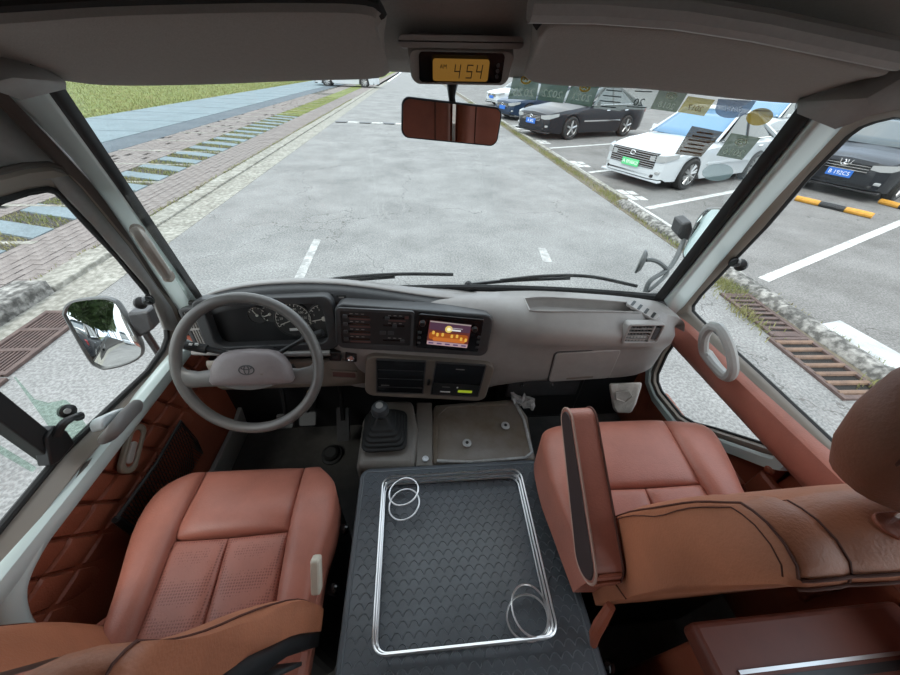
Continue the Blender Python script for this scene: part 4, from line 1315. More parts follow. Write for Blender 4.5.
# ---- passenger seat
ps = thing('passenger_seat', 'red brown leather passenger seat with armrest and headrest', 'seat', (.65, .4, .6), 'leather cab seats')
ZP = 1.22
MB().box(.475, .86, .22, .52, .62, 1.09).build('seat_base', M['black'], ps, smooth=False, bevel=.02)
MB().box(.40, .88, .24, .555, 1.08, 1.165).build('cushion_core', M['leather'], ps, smooth=False, bevel=.03, seg=3)
Lo = [(.402, .608, 1.19), (.351, .564, 1.205), (.332, .444, 1.215), (.339, .329, 1.215), (.352, .21, 1.205)]
Ls = [(.472, .611, 1.2), (.428, .539, 1.225), (.415, .419, 1.225), (.415, .322, 1.22), (.406, .206, 1.205)]
Rs = [(.766, .606, 1.2), (.739, .545, 1.225), (.728, .439, 1.225), (.731, .349, 1.22), (.723, .22, 1.205)]
Ro = [(.887, .596, 1.19), (.889, .54, 1.205), (.854, .437, 1.215), (.824, .35, 1.215), (.813, .224, 1.205)]
pad(Lo, Ls, (0, 0, 1), .026, .13, 12, 24, 2.6, -.05).build('side_bolster', M['leather'], ps, angle=60)
pad(Rs, Ro, (0, 0, 1), .026, .13, 12, 24, 2.6, -.05).build('side_bolster', M['leather'], ps, angle=60)
pad([(.48, .618, 1.19), (.429, .539, 1.22), (.415, .398, 1.215)], [(.772, .614, 1.19), (.742, .545, 1.22), (.733, .393, 1.215)], (0, 0, 1), .020, .10, 14, 14, 5.0).build('front_pad', M['leather'], ps, angle=60)
pad([(.417, .395, 1.215), (.417, .316, 1.205), (.418, .218, 1.19)], [(.574, .39, 1.215), (.569, .318, 1.205), (.57, .217, 1.19)], (0, 0, 1), .012, .10, 10, 12, 6.0).build('seat_pad', M['leather'], ps, angle=60)
pad([(.577, .39, 1.215), (.571, .317, 1.205), (.572, .216, 1.19)], [(.731, .391, 1.215), (.734, .33, 1.205), (.736, .224, 1.19)], (0, 0, 1), .012, .10, 10, 12, 6.0).build('seat_pad', M['leather'], ps, angle=60)
PF = [(.330, 1.08), (.308, 1.23), (.282, 1.35), (.250, 1.45), (.212, 1.55), (.182, 1.61), (.172, 1.63)]
PB = [(.195, 1.05), (.170, 1.21), (.150, 1.32), (.128, 1.42), (.105, 1.52), (.088, 1.60), (.082, 1.62)]
XS = [(0, 0, .012), (.005, 0, .004), (.014, 0, 0), (.035, .006, 0), (.052, .004, 0), (.062, -.004, .003), (.068, -.004, .003), (.08, .0, 0), (.11, .004, -.003), (.25, .006, -.004)]
stn = [(.404 + x, d, k) for x, d, k in XS] + [(.904 - x, d, k) for x, d, k in XS[-2::-1]]
sp_, nf = back2(ps, stn, PF, PB, M['leather_tan'])
nS = len(sp_)
for j, sg in ((1, -1), (nS - 2, 1)):
    MB().tube([sp_[j][i] + Vector((.001 * sg, 0, 0)) for i in range(3, nf + 5)], .0016, 6).build('seam', M['stitch'], ps)
    cc = sum(sp_[0], Vector()) / len(sp_[0])
    MB().tube([Vector((sp_[0][i].x - .0004 * (1 if sg < 0 else -1) if sg < 0 else sp_[-1][i].x, 0, 0)) + Vector((0, (sp_[0][i] - (sp_[0][i] - cc).normalized() * .006).y, (sp_[0][i] - (sp_[0][i] - cc).normalized() * .006).z)) for i in range(3, nf + 5)], .0010, 6).build('seam', M['stitch'], ps)
for j in (6, nS - 7):
    MB().tube([sp_[j][i] for i in range(3, nf + 6)], .0016, 6).build('seam', M['stitch'], ps)
for h in (0, .012):
    MB().tube([sp_[j][nf + 4] + Vector((0, -.002 - h * .4, .001 - h)) for j in range(1, nS - 1)], .0018, 6).build('seam', M['stitch'], ps)
MB().tube([(.403, .300, 1.21), (.403, .25, 1.20), (.403, .20, 1.205), (.404, .168, 1.225)], .0018, 6).build('seam', M['stitch'], ps)
for x, y in ((.555, .125), (.735, .125)):
    g = MB()
    Fg = Matrix.Translation((x, y, 1.652))
    plate(g, Fg, .048, .030, .0149, .014)
    gg = g.build('headrest_guide', M['leather_dark'], ps, bevel=.004)
    MB().tube([(x, y, 1.64), (x, y + .008, 1.72)], .007, 10).build('headrest_post', M['chrome'], ps)
hr = []
for z, r in ((1.656, .45), (1.660, .72), (1.675, .92), (1.71, 1.04), (1.76, 1.08), (1.80, 1.0), (1.83, .82), (1.845, .55), (1.852, .2)):
    sec = []
    for k in range(32):
        a = 2 * math.pi * k / 32
        ca, sa = math.cos(a), math.sin(a)
        sec.append((.648 + .150 * r * math.copysign(abs(ca) ** .75, ca), .168 + .055 * (.4 + .6 * r) * math.copysign(abs(sa) ** .8, sa) + (z - 1.66) * .15, z))
    hr.append(sec)
h = MB().loft(hr).build('headrest', sheen_leather('headrest_leather', (.21, .080, .048), .55), ps, angle=70)
MB().tube([(.648 + .152 * math.cos(a) * .99, .150 + .003, 1.755 + .083 * math.sin(a)) for a in [2 * math.pi * k / 40 for k in range(40)]], .002, 6, closed=True).build('seam', M['stitch'], h)
# armrest, tilted up towards the dash, on the left flank of the seat
A0, A1 = Vector((.375, .215, 1.245)), Vector((.375, .490, 1.430))
ad = (A1 - A0).normalized()
an = Vector((0, -ad.z, ad.y))
an = an if an.z > 0 else -an
def stad(x, grow=0.0):
    L = (A1 - A0).length
    pts = []
    for i in range(11):
        a = math.radians(-90 + 180 * i / 10)
        r = .030 + grow
        pts.append(Vector((x, 0, 0)) + Vector((0, A1.y, A1.z)) - ad * .03 + ad * r * math.cos(a) + an * (r * math.sin(a)))
    for i in range(11):
        a = math.radians(90 + 180 * i / 10)
        r = .045 + grow
        pts.append(Vector((x, 0, 0)) + Vector((0, A0.y, A0.z)) + ad * .02 + ad * r * math.cos(a) + an * (r * math.sin(a) - .012))
    return pts
arm = MB().loft([stad(.339, -.003), stad(.342), stad(.395), stad(.398, -.003)]).build('armrest', M['leather'], ps, angle=40)
sidep = MB().loft([stad(.3385, -.006), stad(.336, -.008)]).build('armrest_side', mat('dark_plum_vinyl', (.045, .025, .024), .6), arm, angle=40)
for x in (.340, .397):
    MB().tube(stad(x, .001), .0028, 6, closed=True).build('piping', mat('pale_piping', (.42, .26, .21), .6) if x < .35 else M['stitch'], arm)
for k in range(5):
    a = math.radians(115 + 25 * k)
    p = Vector((0, A0.y, A0.z)) + ad * .02 + ad * .047 * math.cos(a) + an * (.047 * math.sin(a) - .012)
    MB().tube([p + Vector((.345, 0, 0)), p + Vector((.392, 0, 0))], .0035, 6).build('pleat', M['leather_dark'], arm)
# belt buckle and strap dangling beside the seat
MB().tube([(.392, .17, 1.17), (.375, .15, 1.12), (.372, .14, 1.08), (.378, .13, 1.04)], [.010, .013, .012, .008], 8).build('strap_end', M['leather_dark'], ps)

# ---- cabinet behind the passenger seat
cb = thing('side_cabinet', 'brown leather covered cabinet with a silver strip behind the passenger seat', 'cabinet', (.8, -.12, .6))
MB().box(.575, 1.06, -.42, .115, .62, 1.10).build('body', M['leather_dark'], cb, smooth=False, bevel=.008)
MB().box(.560, 1.06, -.42, .135, 1.10, 1.15).build('top', mat('plum_brown_top', (.155, .046, .030), .5, var=.06, scale=20), cb, smooth=False, bevel=.012, seg=3)
MB().box(.605, 1.055, .050, .056, 1.148, 1.154).build('metal_strip', mat('brushed_strip', (.6, .6, .6), .35, metal=1.0), cb, smooth=False)
MB().box(.605, 1.05, .030, .044, 1.146, 1.152).build('groove', M['black'], cb, smooth=False)

# ---- passenger rows behind the camera (seen in the rear view mirror)
def rear_seat(x, label, yb=-1.05):
    t = thing('coach_seat', label, 'seat', (x, yb, .6), 'coach seats behind the cab')
    MB().box(x - .24, x + .24, yb - .05, yb + .42, .98, 1.10).build('cushion', M['leather_dark'], t, smooth=False, bevel=.04, seg=3)
    MB().box(x - .20, x + .20, yb + .0, yb + .36, .60, .99).build('seat_base', M['black'], t, smooth=False, bevel=.01)
    F = [(yb + .05, 1.08), (yb + .01, 1.3), (yb - .05, 1.55), (yb - .10, 1.78), (yb - .11, 1.86)]
    B = [(yb - .08, 1.05), (yb - .11, 1.3), (yb - .16, 1.55), (yb - .20, 1.78), (yb - .20, 1.85)]
    backrest(t, x - .25, x + .25, F, B, .05, M['leather_dark'])
    for s in (-.55, .55):
        MB().tube(sect_lines(x - .25, x + .25, F, B, .05, s, .05, .98, .002), .004, 6).build('seam', M['stitch'], t)
    return t
rear_seat(-.48, 'brown coach seat behind the driver')
rear_seat(.07, 'brown coach seat in the middle of the row', -1.15)
rear_seat(.60, 'brown coach seat by the window behind the cabinet')

# ---------------------------------------------------------------- engine cover between the seats
ec = thing('engine_cover', 'blue black textured engine cover between the two seats', 'engine cover', (.1, .1, .6))
secs = []
for z, g in ((.62, .07), (.85, .05), (.98, .022), (1.012, .008), (1.026, .002), (1.03, -.006)):
    x0, x1, y0, y1 = -.195 - g * .45, .388 + g, -.45, .600 + g * .6
    r = .03
    pts = []
    for cx, cy, a0 in ((x1 - r, y1 - r, 0), (x0 + r, y1 - r, 90), (x0 + r, y0 + r, 180), (x1 - r, y0 + r, 270)):
        for i in range(5):
            a = math.radians(a0 + 22.5 * i)
            pts.append((cx + r * math.cos(a), cy + r * math.sin(a), z))
    secs.append(pts)
MB().loft(secs[:3], True, False).build('side_skirt', M['black'], ec)
MB().loft(secs[2:]).build('lid', M['cover'], ec, angle=40)
rg = MB()
pw, ph = .0262, .0205
row = 0
y = -.40
while y < .575:
    x = -.172 + (pw / 2 if row % 2 else 0)
    while x < .366:
        prev = None
        for k in range(7):
            u = -1 + 2 * k / 6
            p = (x + u * pw * .5, y + ph * .62 * (1 - abs(u) ** 2.2))
            if prev:
                dx, dy = p[0] - prev[0], p[1] - prev[1]
                L = math.hypot(dx, dy)
                nx, ny = -dy / L * .0013, dx / L * .0013
                n0 = rg.pts([(prev[0] - nx, prev[1] - ny, 1.0302), (p[0] - nx, p[1] - ny, 1.0302), (p[0], p[1], 1.0316), (prev[0], prev[1], 1.0316), (p[0] + nx, p[1] + ny, 1.0302), (prev[0] + nx, prev[1] + ny, 1.0302)])
                rg.f += [(n0, n0 + 1, n0 + 2, n0 + 3), (n0 + 3, n0 + 2, n0 + 4, n0 + 5)]
            prev = p
        x += pw
    y += ph
    row += 1
rgo = rg.build('scale_ridges', M['cover_ridge'], ec, smooth=False)
rgo['kind'] = 'stuff'
MB().tube([(-.183, -.42, 1.0305), (-.183, .575, 1.0305), (-.175, .587, 1.0305), (.365, .587, 1.0305), (.374, .575, 1.0305), (.374, -.42, 1.0305)], .0022, 6).build('border_bead', M['cover_ridge'], ec)
for p in ((-.235, .45), (-.24, .30), (.425, .10), (.428, -.02)):
    MB().lathe([(.014, 0), (.014, .012), (.008, .016)], (p[0], p[1], .955), (0.3 * (1 if p[0] > 0 else -1), 0, 1), 12).build('bolt', M['black_gloss'], ec)

# wire tray lying on the cover
wt = thing('wire_tray', 'bright steel wire tray frame lying on the engine cover', 'wire tray', (.09, .34, 1.033))
def wire_loop(x0, x1, y0, y1, z, r=.028, n=6):
    pts = []
    for cx, cy, a0 in ((x1 - r, y1 - r, 0), (x0 + r, y1 - r, 90), (x0 + r, y0 + r, 180), (x1 - r, y0 + r, 270)):
        for i in range(n + 1):
            a = math.radians(a0 + 90 * i / n)
            pts.append((cx + r * math.cos(a), cy + r * math.sin(a), z))
    return pts
for k, (z, g) in enumerate(((1.0345, .0), (1.047, .003), (1.0595, .001), (1.072, .005))):
    lp = [(x + (-.004 if y > .34 and x < .1 else (.010 if y > .34 else 0)), y, zz) for x, y, zz in wire_loop(-.110 - g, .290 + g, .150 - g, .540 + g, z)]
    MB().tube(lp, .0026, 8, closed=True).build('rail', M['steel'], wt)
for x, y in ((-.110, .53), (.298, .53), (-.106, .16), (.288, .16)):
    MB().tube([(x, y, 1.033), (x, y, 1.066)], .0026, 8).build('post', M['steel'], wt)
for c, rx, ry, z, tl in (((-.056, .499, 1.068), .043, .040, 1.068, .02), ((-.055, .47, 1.05), .044, .044, 1.05, .1), ((.246, .199, 1.055), .045, .050, 1.06, -.05), ((.237, .188, 1.05), .046, .043, 1.05, .02)):
    MB().tube([(c[0] + rx * math.cos(a), c[1] + ry * math.sin(a), z + .012 * math.cos(a) * (1 if tl > 0 else -1)) for a in [2 * math.pi * k / 32 for k in range(32)]], .0024, 8, closed=True).build('ring', M['steel'], wt)

# ---------------------------------------------------------------- gear console
gc = thing('gear_console', 'taupe console in front of the engine cover with a worn sheet', 'console', (.1, .75, .6))
def hull(P, z0, dz, m, nm, bev=.02, taper=.96):
    top = [Vector(p) for p in P]
    c = sum(top, Vector()) / len(top)
    low = [c + (p - c) * 1.06 + Vector((0, 0, dz)) for p in top]
    return MB().loft([low, top]).build(nm, m, gc, bevel=bev, seg=3, angle=40)
MB().box(-.235, .425, .648, .90, .62, .94).build('base', M['taupe'], gc, smooth=False, bevel=.03, seg=3)
hull([(-.223, .651, .965), (-.221, .829, .985), (-.183, .922, .99), (-.035, .915, .99), (-.012, .772, .985), (-.025, .639, .965)], 0, -.08, M['taupe'], 'gear_housing', .018)
hull([(-.021, .642, .958), (-.019, .919, .972), (.046, .915, .972), (.038, .639, .958)], 0, -.06, M['taupe'], 'middle_strip', .006)
hull([(.041, .644, .962), (.04, .774, .966), (.054, .902, .975), (.394, .916, .975), (.424, .83, .97), (.403, .637, .962)], 0, -.06, M['taupe_wrap'], 'worn_sheet', .014)
def bead(P, r, m, nm):
    MB().tube(P, r, 8).build(nm, m, gc)
bead([(.053, .657, .964), (.057, .737, .967), (.067, .846, .974), (.105, .882, .977), (.357, .884, .977)], .004, M['taupe_wrap'], 'sheet_fold')
bead([(.052, .654, .964), (.168, .643, .963), (.369, .647, .963), (.4, .668, .964), (.405, .805, .972), (.39, .883, .977)], .006, M['clear_wrap'], 'sheet_rim')
for c in ((.166, .714, .972), (.323, .778, .978)):
    b_ = MB().lathe([(.017, 0), (.016, .003), (.008, .004), (.0005, .004)], c, (0, -.05, 1), 20).build('washer', M['clear_wrap'], gc)
    MB().lathe([(.006, .004), (.006, .006), (.0005, .006)], c, (0, -.05, 1), 12).build('bolt_hole', M['black'], b_)
MB().lathe([(.012, 0), (.011, .004), (.003, .004), (.0005, .002)], (.012, .664, .964), (0, 0, 1), 16).build('screw', M['steel'], gc)
# crumpled film at the corner below the dashboard
fc = [Vector(p) for p in ((.37, .916, .99), (.414, .926, 1), (.462, .905, .99), (.456, .843, .97), (.415, .84, .965), (.383, .885, .975))]
mb = MB()
random.seed(5)
def crump(u, v):
    p = fc[0].lerp(fc[2], u).lerp(fc[5].lerp(fc[3], u), v)
    return p + Vector((random.uniform(-.006, .006), random.uniform(-.01, .01), random.uniform(-.004, .022)))
mb.grid(crump, 9, 7).build('crumpled_film', M['clear_wrap'], gc, solid=.001, smooth=False)
# gear lever
gl_ = thing('gear_lever', 'black ribbed gear lever boot with round grey knob', 'gear lever', (-.134, .775, .99))
gc0 = Vector((-.132, .771, .99))
secs = []
for k, (s, z) in enumerate(((1.0, 0), (1.0, .010), (.90, .012), (.90, .026), (.80, .028), (.80, .042), (.68, .045), (.68, .060), (.56, .063), (.54, .078), (.40, .085), (.30, .105), (.22, .12))):
    secs.append([(gc0.x + x * s - .008 * z / .1, gc0.y + y * s + .02 * z / .1, gc0.z + z * .62) for x, y in rrect(.160, .175, .03, 4)])
MB().loft(secs).build('boot', M['rubber'], gl_, bevel=.002, angle=30)
tp = gc0 + Vector((-.012, .020, .045))
MB().tube([tp, tp + Vector((0, 0, .05))], .012, 10).build('rod', M['black'], gl_)
kn = tp + Vector((0, 0, .030))
k_ = MB().lathe([(.012, -.012), (.024, .0), (.031, .018), (.031, .034), (.025, .048), (.013, .054), (.0005, .055)], kn, (0, -.12, 1), 24).build('knob', mat('dark_grey_knob', (.055, .058, .063), .3), gl_)
MB().lathe([(.013, .0545), (.013, .0562), (.0005, .0565)], kn, (0, -.12, 1), 16).build('knob_cap', M['liner_lt'], k_)

# pedals
pd = thing('pedal_set', 'black brake and clutch pedals in the driver footwell', 'pedals', (-.5, 1.03, .6))
for x, y, z in ((-.60, .985, .80), (-.50, .985, .81)):
    p_ = plate(MB(), frame((x, y, z), (1, 0, 0), (0, .7, .7)), .075, .065, .01, .016).build('pedal_pad', M['charcoal'], pd, bevel=.004)
    MB().tube([(x, y + .02, z), (x, 1.05, z + .10), (x, 1.09, z + .25)], .010, 8).build('pedal_arm', M['black'], p_)
p_ = plate(MB(), frame((-.36, 1.0, .74), (1, 0, 0), (0, .6, .8)), .06, .16, .01, .016).build('pedal_pad', M['charcoal'], pd, bevel=.004)
MB().tube([(-.36, 1.01, .76), (-.36, 1.07, .86), (-.36, 1.09, 1.0)], .010, 8).build('pedal_arm', M['black'], p_)
MB().lathe([(.05, 0), (.047, .012), (.036, .016), (.034, .03), (.024, .04)], (-.42, .93, .605), (0, -.2, 1), 20).build('column_boot', M['rubber'], pd)
# things under the dash on the passenger side
fb = thing('fuse_box', 'black fuse box panel under the glovebox', 'fuse box', (.5, .98, 1.0))
MB().box(.33, .70, .95, 1.06, .80, 1.09).build('body', M['black'], fb, smooth=False, bevel=.008)
MB().box(.36, .67, .935, .952, .96, 1.06).build('lid', M['charcoal'], fb, smooth=False, bevel=.004)
for x in (.42, .55):
    MB().lathe([(.006, 0), (.005, .005), (.0005, .005)], (x, .935, 1.03), (0, -1, .3), 12).build('screw', M['steel'], fb)
wc_ = thing('plastic_cover', 'dull white plastic cover hanging below the dashboard end', 'cover', (.75, .85, 1.0))
rings = []
for (a, b, c, d, y) in (((.735, .86, 1.108), (.893, .88, 1.085), (.949, .93, 1.017), (.799, .93, 1.019), 0), ((.749, .85, 1.066), (.883, .86, 1.06), (.948, .92, .984), (.813, .92, .979), 0), ((.798, .85, .965), (.899, .86, .979), (.944, .9, .922), (.847, .9, .894), 0), ((.833, .855, .924), (.903, .86, .913), (.924, .88, .887), (.857, .88, .891), 0)):
    rings.append([a, b, c, d])
MB().loft(rings).build('shell', M['white_pl'], wc_, bevel=.008, seg=2, smooth=True)
MB().tube([(.773, .846, 1.064), (.824, .846, 1.072), (.849, .846, 1.041), (.833, .846, 1.006), (.787, .846, 1.027)], .003, 6, closed=True).build('moulded_rib', M['white_pl'], wc_)


# ---------------------------------------------------------------- overhead: visors, clock, mirror
def visor(name, label, bottom, top, hinge):
    """bottom and top edges (lists of points, left to right)"""
    t = thing(name, label, 'sun visor', tuple(Vector(hinge)), 'sun visors')
    N = 24
    g = MB()
    def fn(u, v):
        p = curve(bottom, u).lerp(curve(top, u), v)
        return p
    g.grid(fn, N, 8)
    g.build('board', M['visor'], t, solid=.022, off=0, bevel=.008, seg=3)
    MB().tube([p + Vector((0, .004, .004)) for p in smooth_path(top, 20)], .007, 8).build('hinge_rod', M['rubber'], t)
    return t
visor('sun_visor', 'grey brown sun visor above the steering wheel',
      [(-.637, .7, 2.035), (-.593, .71, 2.024), (-.543, .715, 2.018), (-.48, .72, 2.014), (-.343, .72, 2.02), (-.184, .72, 2.031), (-.068, .72, 2.038), (-.044, .72, 2.047)],
      [(-.521, .58, 2.074), (-.459, .585, 2.08), (-.412, .59, 2.085), (-.355, .59, 2.09), (-.252, .59, 2.097), (-.147, .59, 2.103), (-.054, .59, 2.105), (-.038, .6, 2.093)], (-.269, .6, 2.096))
visor('sun_visor', 'grey brown sun visor above the passenger seat',
      [(.191, .72, 2.052), (.212, .72, 2.042), (.281, .72, 2.039), (.401, .72, 2.04), (.518, .72, 2.035), (.657, .715, 2.03), (.735, .71, 2.034), (.814, .7, 2.072)],
      [(.165, .6, 2.092), (.182, .59, 2.106), (.245, .59, 2.109), (.328, .59, 2.109), (.417, .59, 2.106), (.524, .585, 2.097), (.605, .58, 2.087), (.703, .58, 2.075)], (.393, .6, 2.108))
# ledge above the visors
MB().tube([(.139, .545, 2.109), (.224, .545, 2.112), (.323, .54, 2.111), (.43, .535, 2.104), (.545, .53, 2.093), (.638, .52, 2.083)], .016, 10).build('edge_roll', M['liner_lt'], ceiling)

ck = thing('clock_unit', 'grey overhead clock unit with amber digital display', 'clock', (.078, .73, 2.071))
Fk, wk, hk = quadframe((-.009, .705, 2.068), (.165, .705, 2.072), (.165, .72, 2.027), (-.002, .72, 2.023))
mb = MB()
o = rrect(wk, hk, .012, 5)
def kq(s, z, dy=0, sy=1.0):
    return [Fk @ Vector((x * s * (1 + .06 * (y / hk)), y * s * sy + dy, z)) for x, y in o]
mb.loft([kq(1.0, -.09, .02), kq(1.02, -.03, .006), kq(1.0, -.006), kq(.97, 0)]).build('housing', M['visor'], ck, angle=40)
plate(MB(), Fk @ Matrix.Translation((0, .001, .002)), wk * .82, hk * .86, .006, .006).build('face_panel', M['black_gloss'], ck, smooth=False)
Fk2, wk2, hk2 = quadframe((.032, .703, 2.054), (.122, .703, 2.055), (.127, .715, 2.03), (.034, .715, 2.029))
Fk3 = Fk.copy()
Fk3.translation = Vector((.078, .706, 2.045))
Fk3 = Fk3 @ Matrix.Translation((0, hk * .02, .004))
dw, dh = .092, .030
disp = plate(MB(), Fk3, dw, dh, .004, .002).build('display', emis('amber_display', (.33, .165, .03), .30), ck, smooth=False)
SEG = {'4': 'bcfg', '5': 'acdfg'}
def digit(ch, cx, w, h, t):
    g = MB()
    segs = {'a': (-w / 2, w / 2, h / 2 - t, h / 2), 'd': (-w / 2, w / 2, -h / 2, -h / 2 + t), 'g': (-w / 2, w / 2, -t / 2, t / 2),
            'b': (w / 2 - t, w / 2, 0, h / 2), 'c': (w / 2 - t, w / 2, -h / 2, 0), 'f': (-w / 2, -w / 2 + t, 0, h / 2), 'e': (-w / 2, -w / 2 + t, -h / 2, 0)}
    for s in SEG[ch]:
        x0, x1, y0, y1 = segs[s]
        T = Fk3 @ Matrix(((1, .1, 0, cx), (0, 1, 0, -.001), (0, 0, 1, .0004), (0, 0, 0, 1)))
        g.box(x0 + .0006, x1 - .0006, y0 + .0006, y1 - .0006, 0, .0006, T)
    g.build('digit', M['black'], disp, smooth=False)
digit('4', -.006, .011, .020, .0026)
digit('5', .014, .011, .020, .0026)
digit('4', .030, .011, .020, .0026)
text_mesh('digit', 'AM', .008, M['black'], Fk3 @ Matrix.Translation((-.029, .005, .0004)), disp)
for q in range(3):
    MB().lathe([(.003, 0), (.003, .002), (.0005, .002)], Fk @ Vector((wk * .355, hk * (.12 - .16 * q), .002)), Fk.to_3x3() @ Vector((0, 0, 1)), 10).build('button', M['charcoal'], ck)
# header brow above the clock
Fh, wh, hh = quadframe((-.028, .7, 2.082), (.182, .7, 2.088), (.171, .7, 2.078), (-.016, .7, 2.072))
plate(MB(), Fh, wh, hh, .008, .10).build('brow', M['visor'], ck, bevel=.006, seg=3)

rm = thing('rear_view_mirror', 'dark framed rear view mirror below the clock unit', 'mirror', (.068, .735, 2.01))
def pn(pts):
    return [Vector(p) for p in pts]
n_ = Vector((.02, -.997, .035)).normalized()
ctr = Vector((.067, .715, 1.97))
Fm = frame(ctr, (1, .02, -.062), (0, -.035, 1))
wm, hm = .180, .062
g = MB()
def mloop(s, z, w=wm, h=hm):
    return [Fm @ Vector((x * s, y * s, z)) for x, y in rrect(w, h, .014, 6)]
g.loft([mloop(.6, -.03), mloop(.93, -.022), mloop(1.0, -.010), mloop(1.0, -.001), mloop(.985, .001)]).build('housing', M['black'], rm, angle=50)
plate(MB(), Fm @ Matrix.Translation((0, 0, .0025)), wm * .965, hm * .92, .012, .002, n=6).build('mirror_glass', M['tint_mirror'], rm, smooth=False)
MB().tube([Fm @ Vector((.001, hm * .42, -.015)), (.067, .73, 2.007), (.068, .74, 2.025)], [.006, .006, .010], 10).build('stem', M['black'], rm)

# ---------------------------------------------------------------- grab handles and fittings
ph_ = thing('pillar_handle', 'beige grab handle on the driver side windscreen pillar', 'grab handle', (-.731, .931, 1.613), 'grab handles')
MB().tube(smooth_path([(-.661, .84, 1.717), (-.627, .8, 1.721), (-.619, .795, 1.684), (-.633, .82, 1.63), (-.674, .875, 1.579)], 16), [.010, .012] + [.0125] * 13 + [.012, .010], 10).build('grip', M['beige_trim'], ph_)
for p in ((-.669, .85, 1.713), (-.681, .885, 1.573)):
    MB().lathe([(.017, 0), (.016, .008), (.012, .012)], p, (1, -.2, 0), 12).build('mount', M['beige_trim'], ph_)
sh = thing('sill_handle', 'grey loop grab handle standing on the passenger side sill', 'grab handle', (.958, .711, 1.337), 'grab handles')
loop = [(.904, .763, 1.455), (.903, .736, 1.464), (.91, .701, 1.446), (.919, .667, 1.413), (.928, .646, 1.375), (.943, .659, 1.335), (.949, .704, 1.326), (.949, .751, 1.331), (.942, .774, 1.346), (.921, .78, 1.394), (.906, .772, 1.436)]
pts = [curve(loop + [loop[0]], i / 40) for i in range(40)]
MB().tube(pts, .0150, 10, closed=True).build('grip', M['grey_handle'], sh)
MB().tube(smooth_path([(.958, .781, 1.335), (.965, .734, 1.319), (.966, .68, 1.313)], 10), [.014] + [.018] * 9 + [.014], 10).build('base_bar', M['grey_handle'], sh)
for p in ((.943, .758, 1.338), (.949, .682, 1.326)):
    MB().lathe([(.010, 0), (.010, .006), (.007, .008)], p, (-1, -.3, .3), 14).build('screw_cap', M['grey_handle'], sh)

# inner door pull and latch on the driver door
dp = thing('door_pull', 'dark grey pull grip with pale bracket on the driver door ledge', 'door pull', (-.758, .597, 1.305))
MB().tube(smooth_path([(-.781, .69, 1.282), (-.746, .624, 1.323), (-.74, .562, 1.332), (-.774, .552, 1.3)], 14), [.010, .016] + [.019] * 11 + [.016, .010], 12, sx=.6).build('grip', mat('slate_core', (.15, .14, .135), .4), dp)
MB().prism([(-.751, .562, 1.364), (-.75, .575, 1.369), (-.754, .63, 1.337), (-.756, .63, 1.32), (-.756, .577, 1.325), (-.753, .556, 1.345)], (-.035, 0, -.012)).build('bracket', mat('pale_bracket', (.52, .55, .56), .4), dp, bevel=.005)
dh_ = thing('door_latch', 'beige recessed latch handle in the driver door leather', 'door handle', (-.804, .619, 1.174))
Fh2 = frame((-.813, .624, 1.168), (0, .70, .40), (0, -.40, .70))
if (Fh2.to_3x3() @ Vector((0, 0, 1))).x < 0:
    Fh2 = frame((-.813, .624, 1.168), (0, .70, .40), (0, .40, -.70))
plate(MB(), Fh2, .135, .058, .024, .014, n=6, hole=(.100, .032, .015)).build('bezel', mat('dull_beige_bezel', (.20, .17, .135), .4), dh_, bevel=.003)
plate(MB(), Fh2 @ Matrix.Translation((0, 0, -.006)), .112, .044, .016, .004).build('recess', M['leather_dark'], dh_, smooth=False)
plate(MB(), Fh2 @ Matrix.Translation((-.012, .004, .001)), .060, .022, .008, .006).build('lever', mat('grey_lever', (.30, .28, .26), .35), dh_, bevel=.003)
# net pocket on the driver door
npk = thing('net_pocket', 'black net pocket stretched on the driver door leather', 'net pocket', (-.846, .658, .994))
tl_, bl_, br_, tr_ = [Vector(p) for p in ((-.811, .788, 1.076), (-.81, .467, 1.081), (-.865, .499, .829), (-.869, .837, .797))]
MB().tube([tl_, tl_.lerp(bl_, .5) + Vector((.01, 0, 0)), bl_], .005, 8).build('hem', M['black'], npk)
MB().tube([tl_, tr_], .003, 8).build('hem', M['black'], npk)
MB().tube([bl_, br_], .010, 8).build('hem', M['black'], npk)
st_ = MB()
for k in range(30):
    a = k / 29
    p, q = tl_.lerp(bl_, a), tr_.lerp(br_, min(1, max(0, a + .22)))
    p2, q2 = tl_.lerp(bl_, a), tr_.lerp(br_, min(1, max(0, a - .22)))
    for u, w in ((p, q), (p2, q2)):
        st_.tube([u, u.lerp(w, .5) + Vector((.012, 0, 0)), w], .0016, 5)
so = st_.build('strands', M['black'], npk)
so['kind'] = 'stuff'

# window post, latch and sliding pane edge on the driver window
wp_ = thing('window_post', 'black upright post dividing the driver door window', 'window post', (-.856, .549, 1.32))
b0 = Vector((-.85, .539, 1.33))
t0 = Vector((LX(1.80, .005), b0.y + .0, 1.80))
MB().loft([[Vector((LX(z, -.012), b0.y + dy_, z)), Vector((LX(z, .022), b0.y + dy_, z)), Vector((LX(z, .022), b0.y - .040 + dy_, z)), Vector((LX(z, -.012), b0.y - .040 + dy_, z))] for z, dy_ in ((1.29, 0), (1.5, -.02), (1.80, -.05))]).build('bar', M['rubber'], wp_, smooth=False, bevel=.003)
MB().prism([(-.819, .512, 1.382), (-.818, .54, 1.388), (-.823, .551, 1.35), (-.828, .547, 1.308), (-.828, .498, 1.306), (-.827, .482, 1.316)], (-.03, 0, 0)).build('foot', M['black'], wp_, bevel=.004)
MB().poly([(LX(1.29, -.02), b0.y - .055, 1.295), (LX(1.29, -.02), b0.y - .045, 1.295), (LX(1.8, -.02), b0.y - .11, 1.80), (LX(1.8, -.02), b0.y - .12, 1.80)]).build('pane_edge', M['glass_green'], wp_, smooth=False, solid=.005)
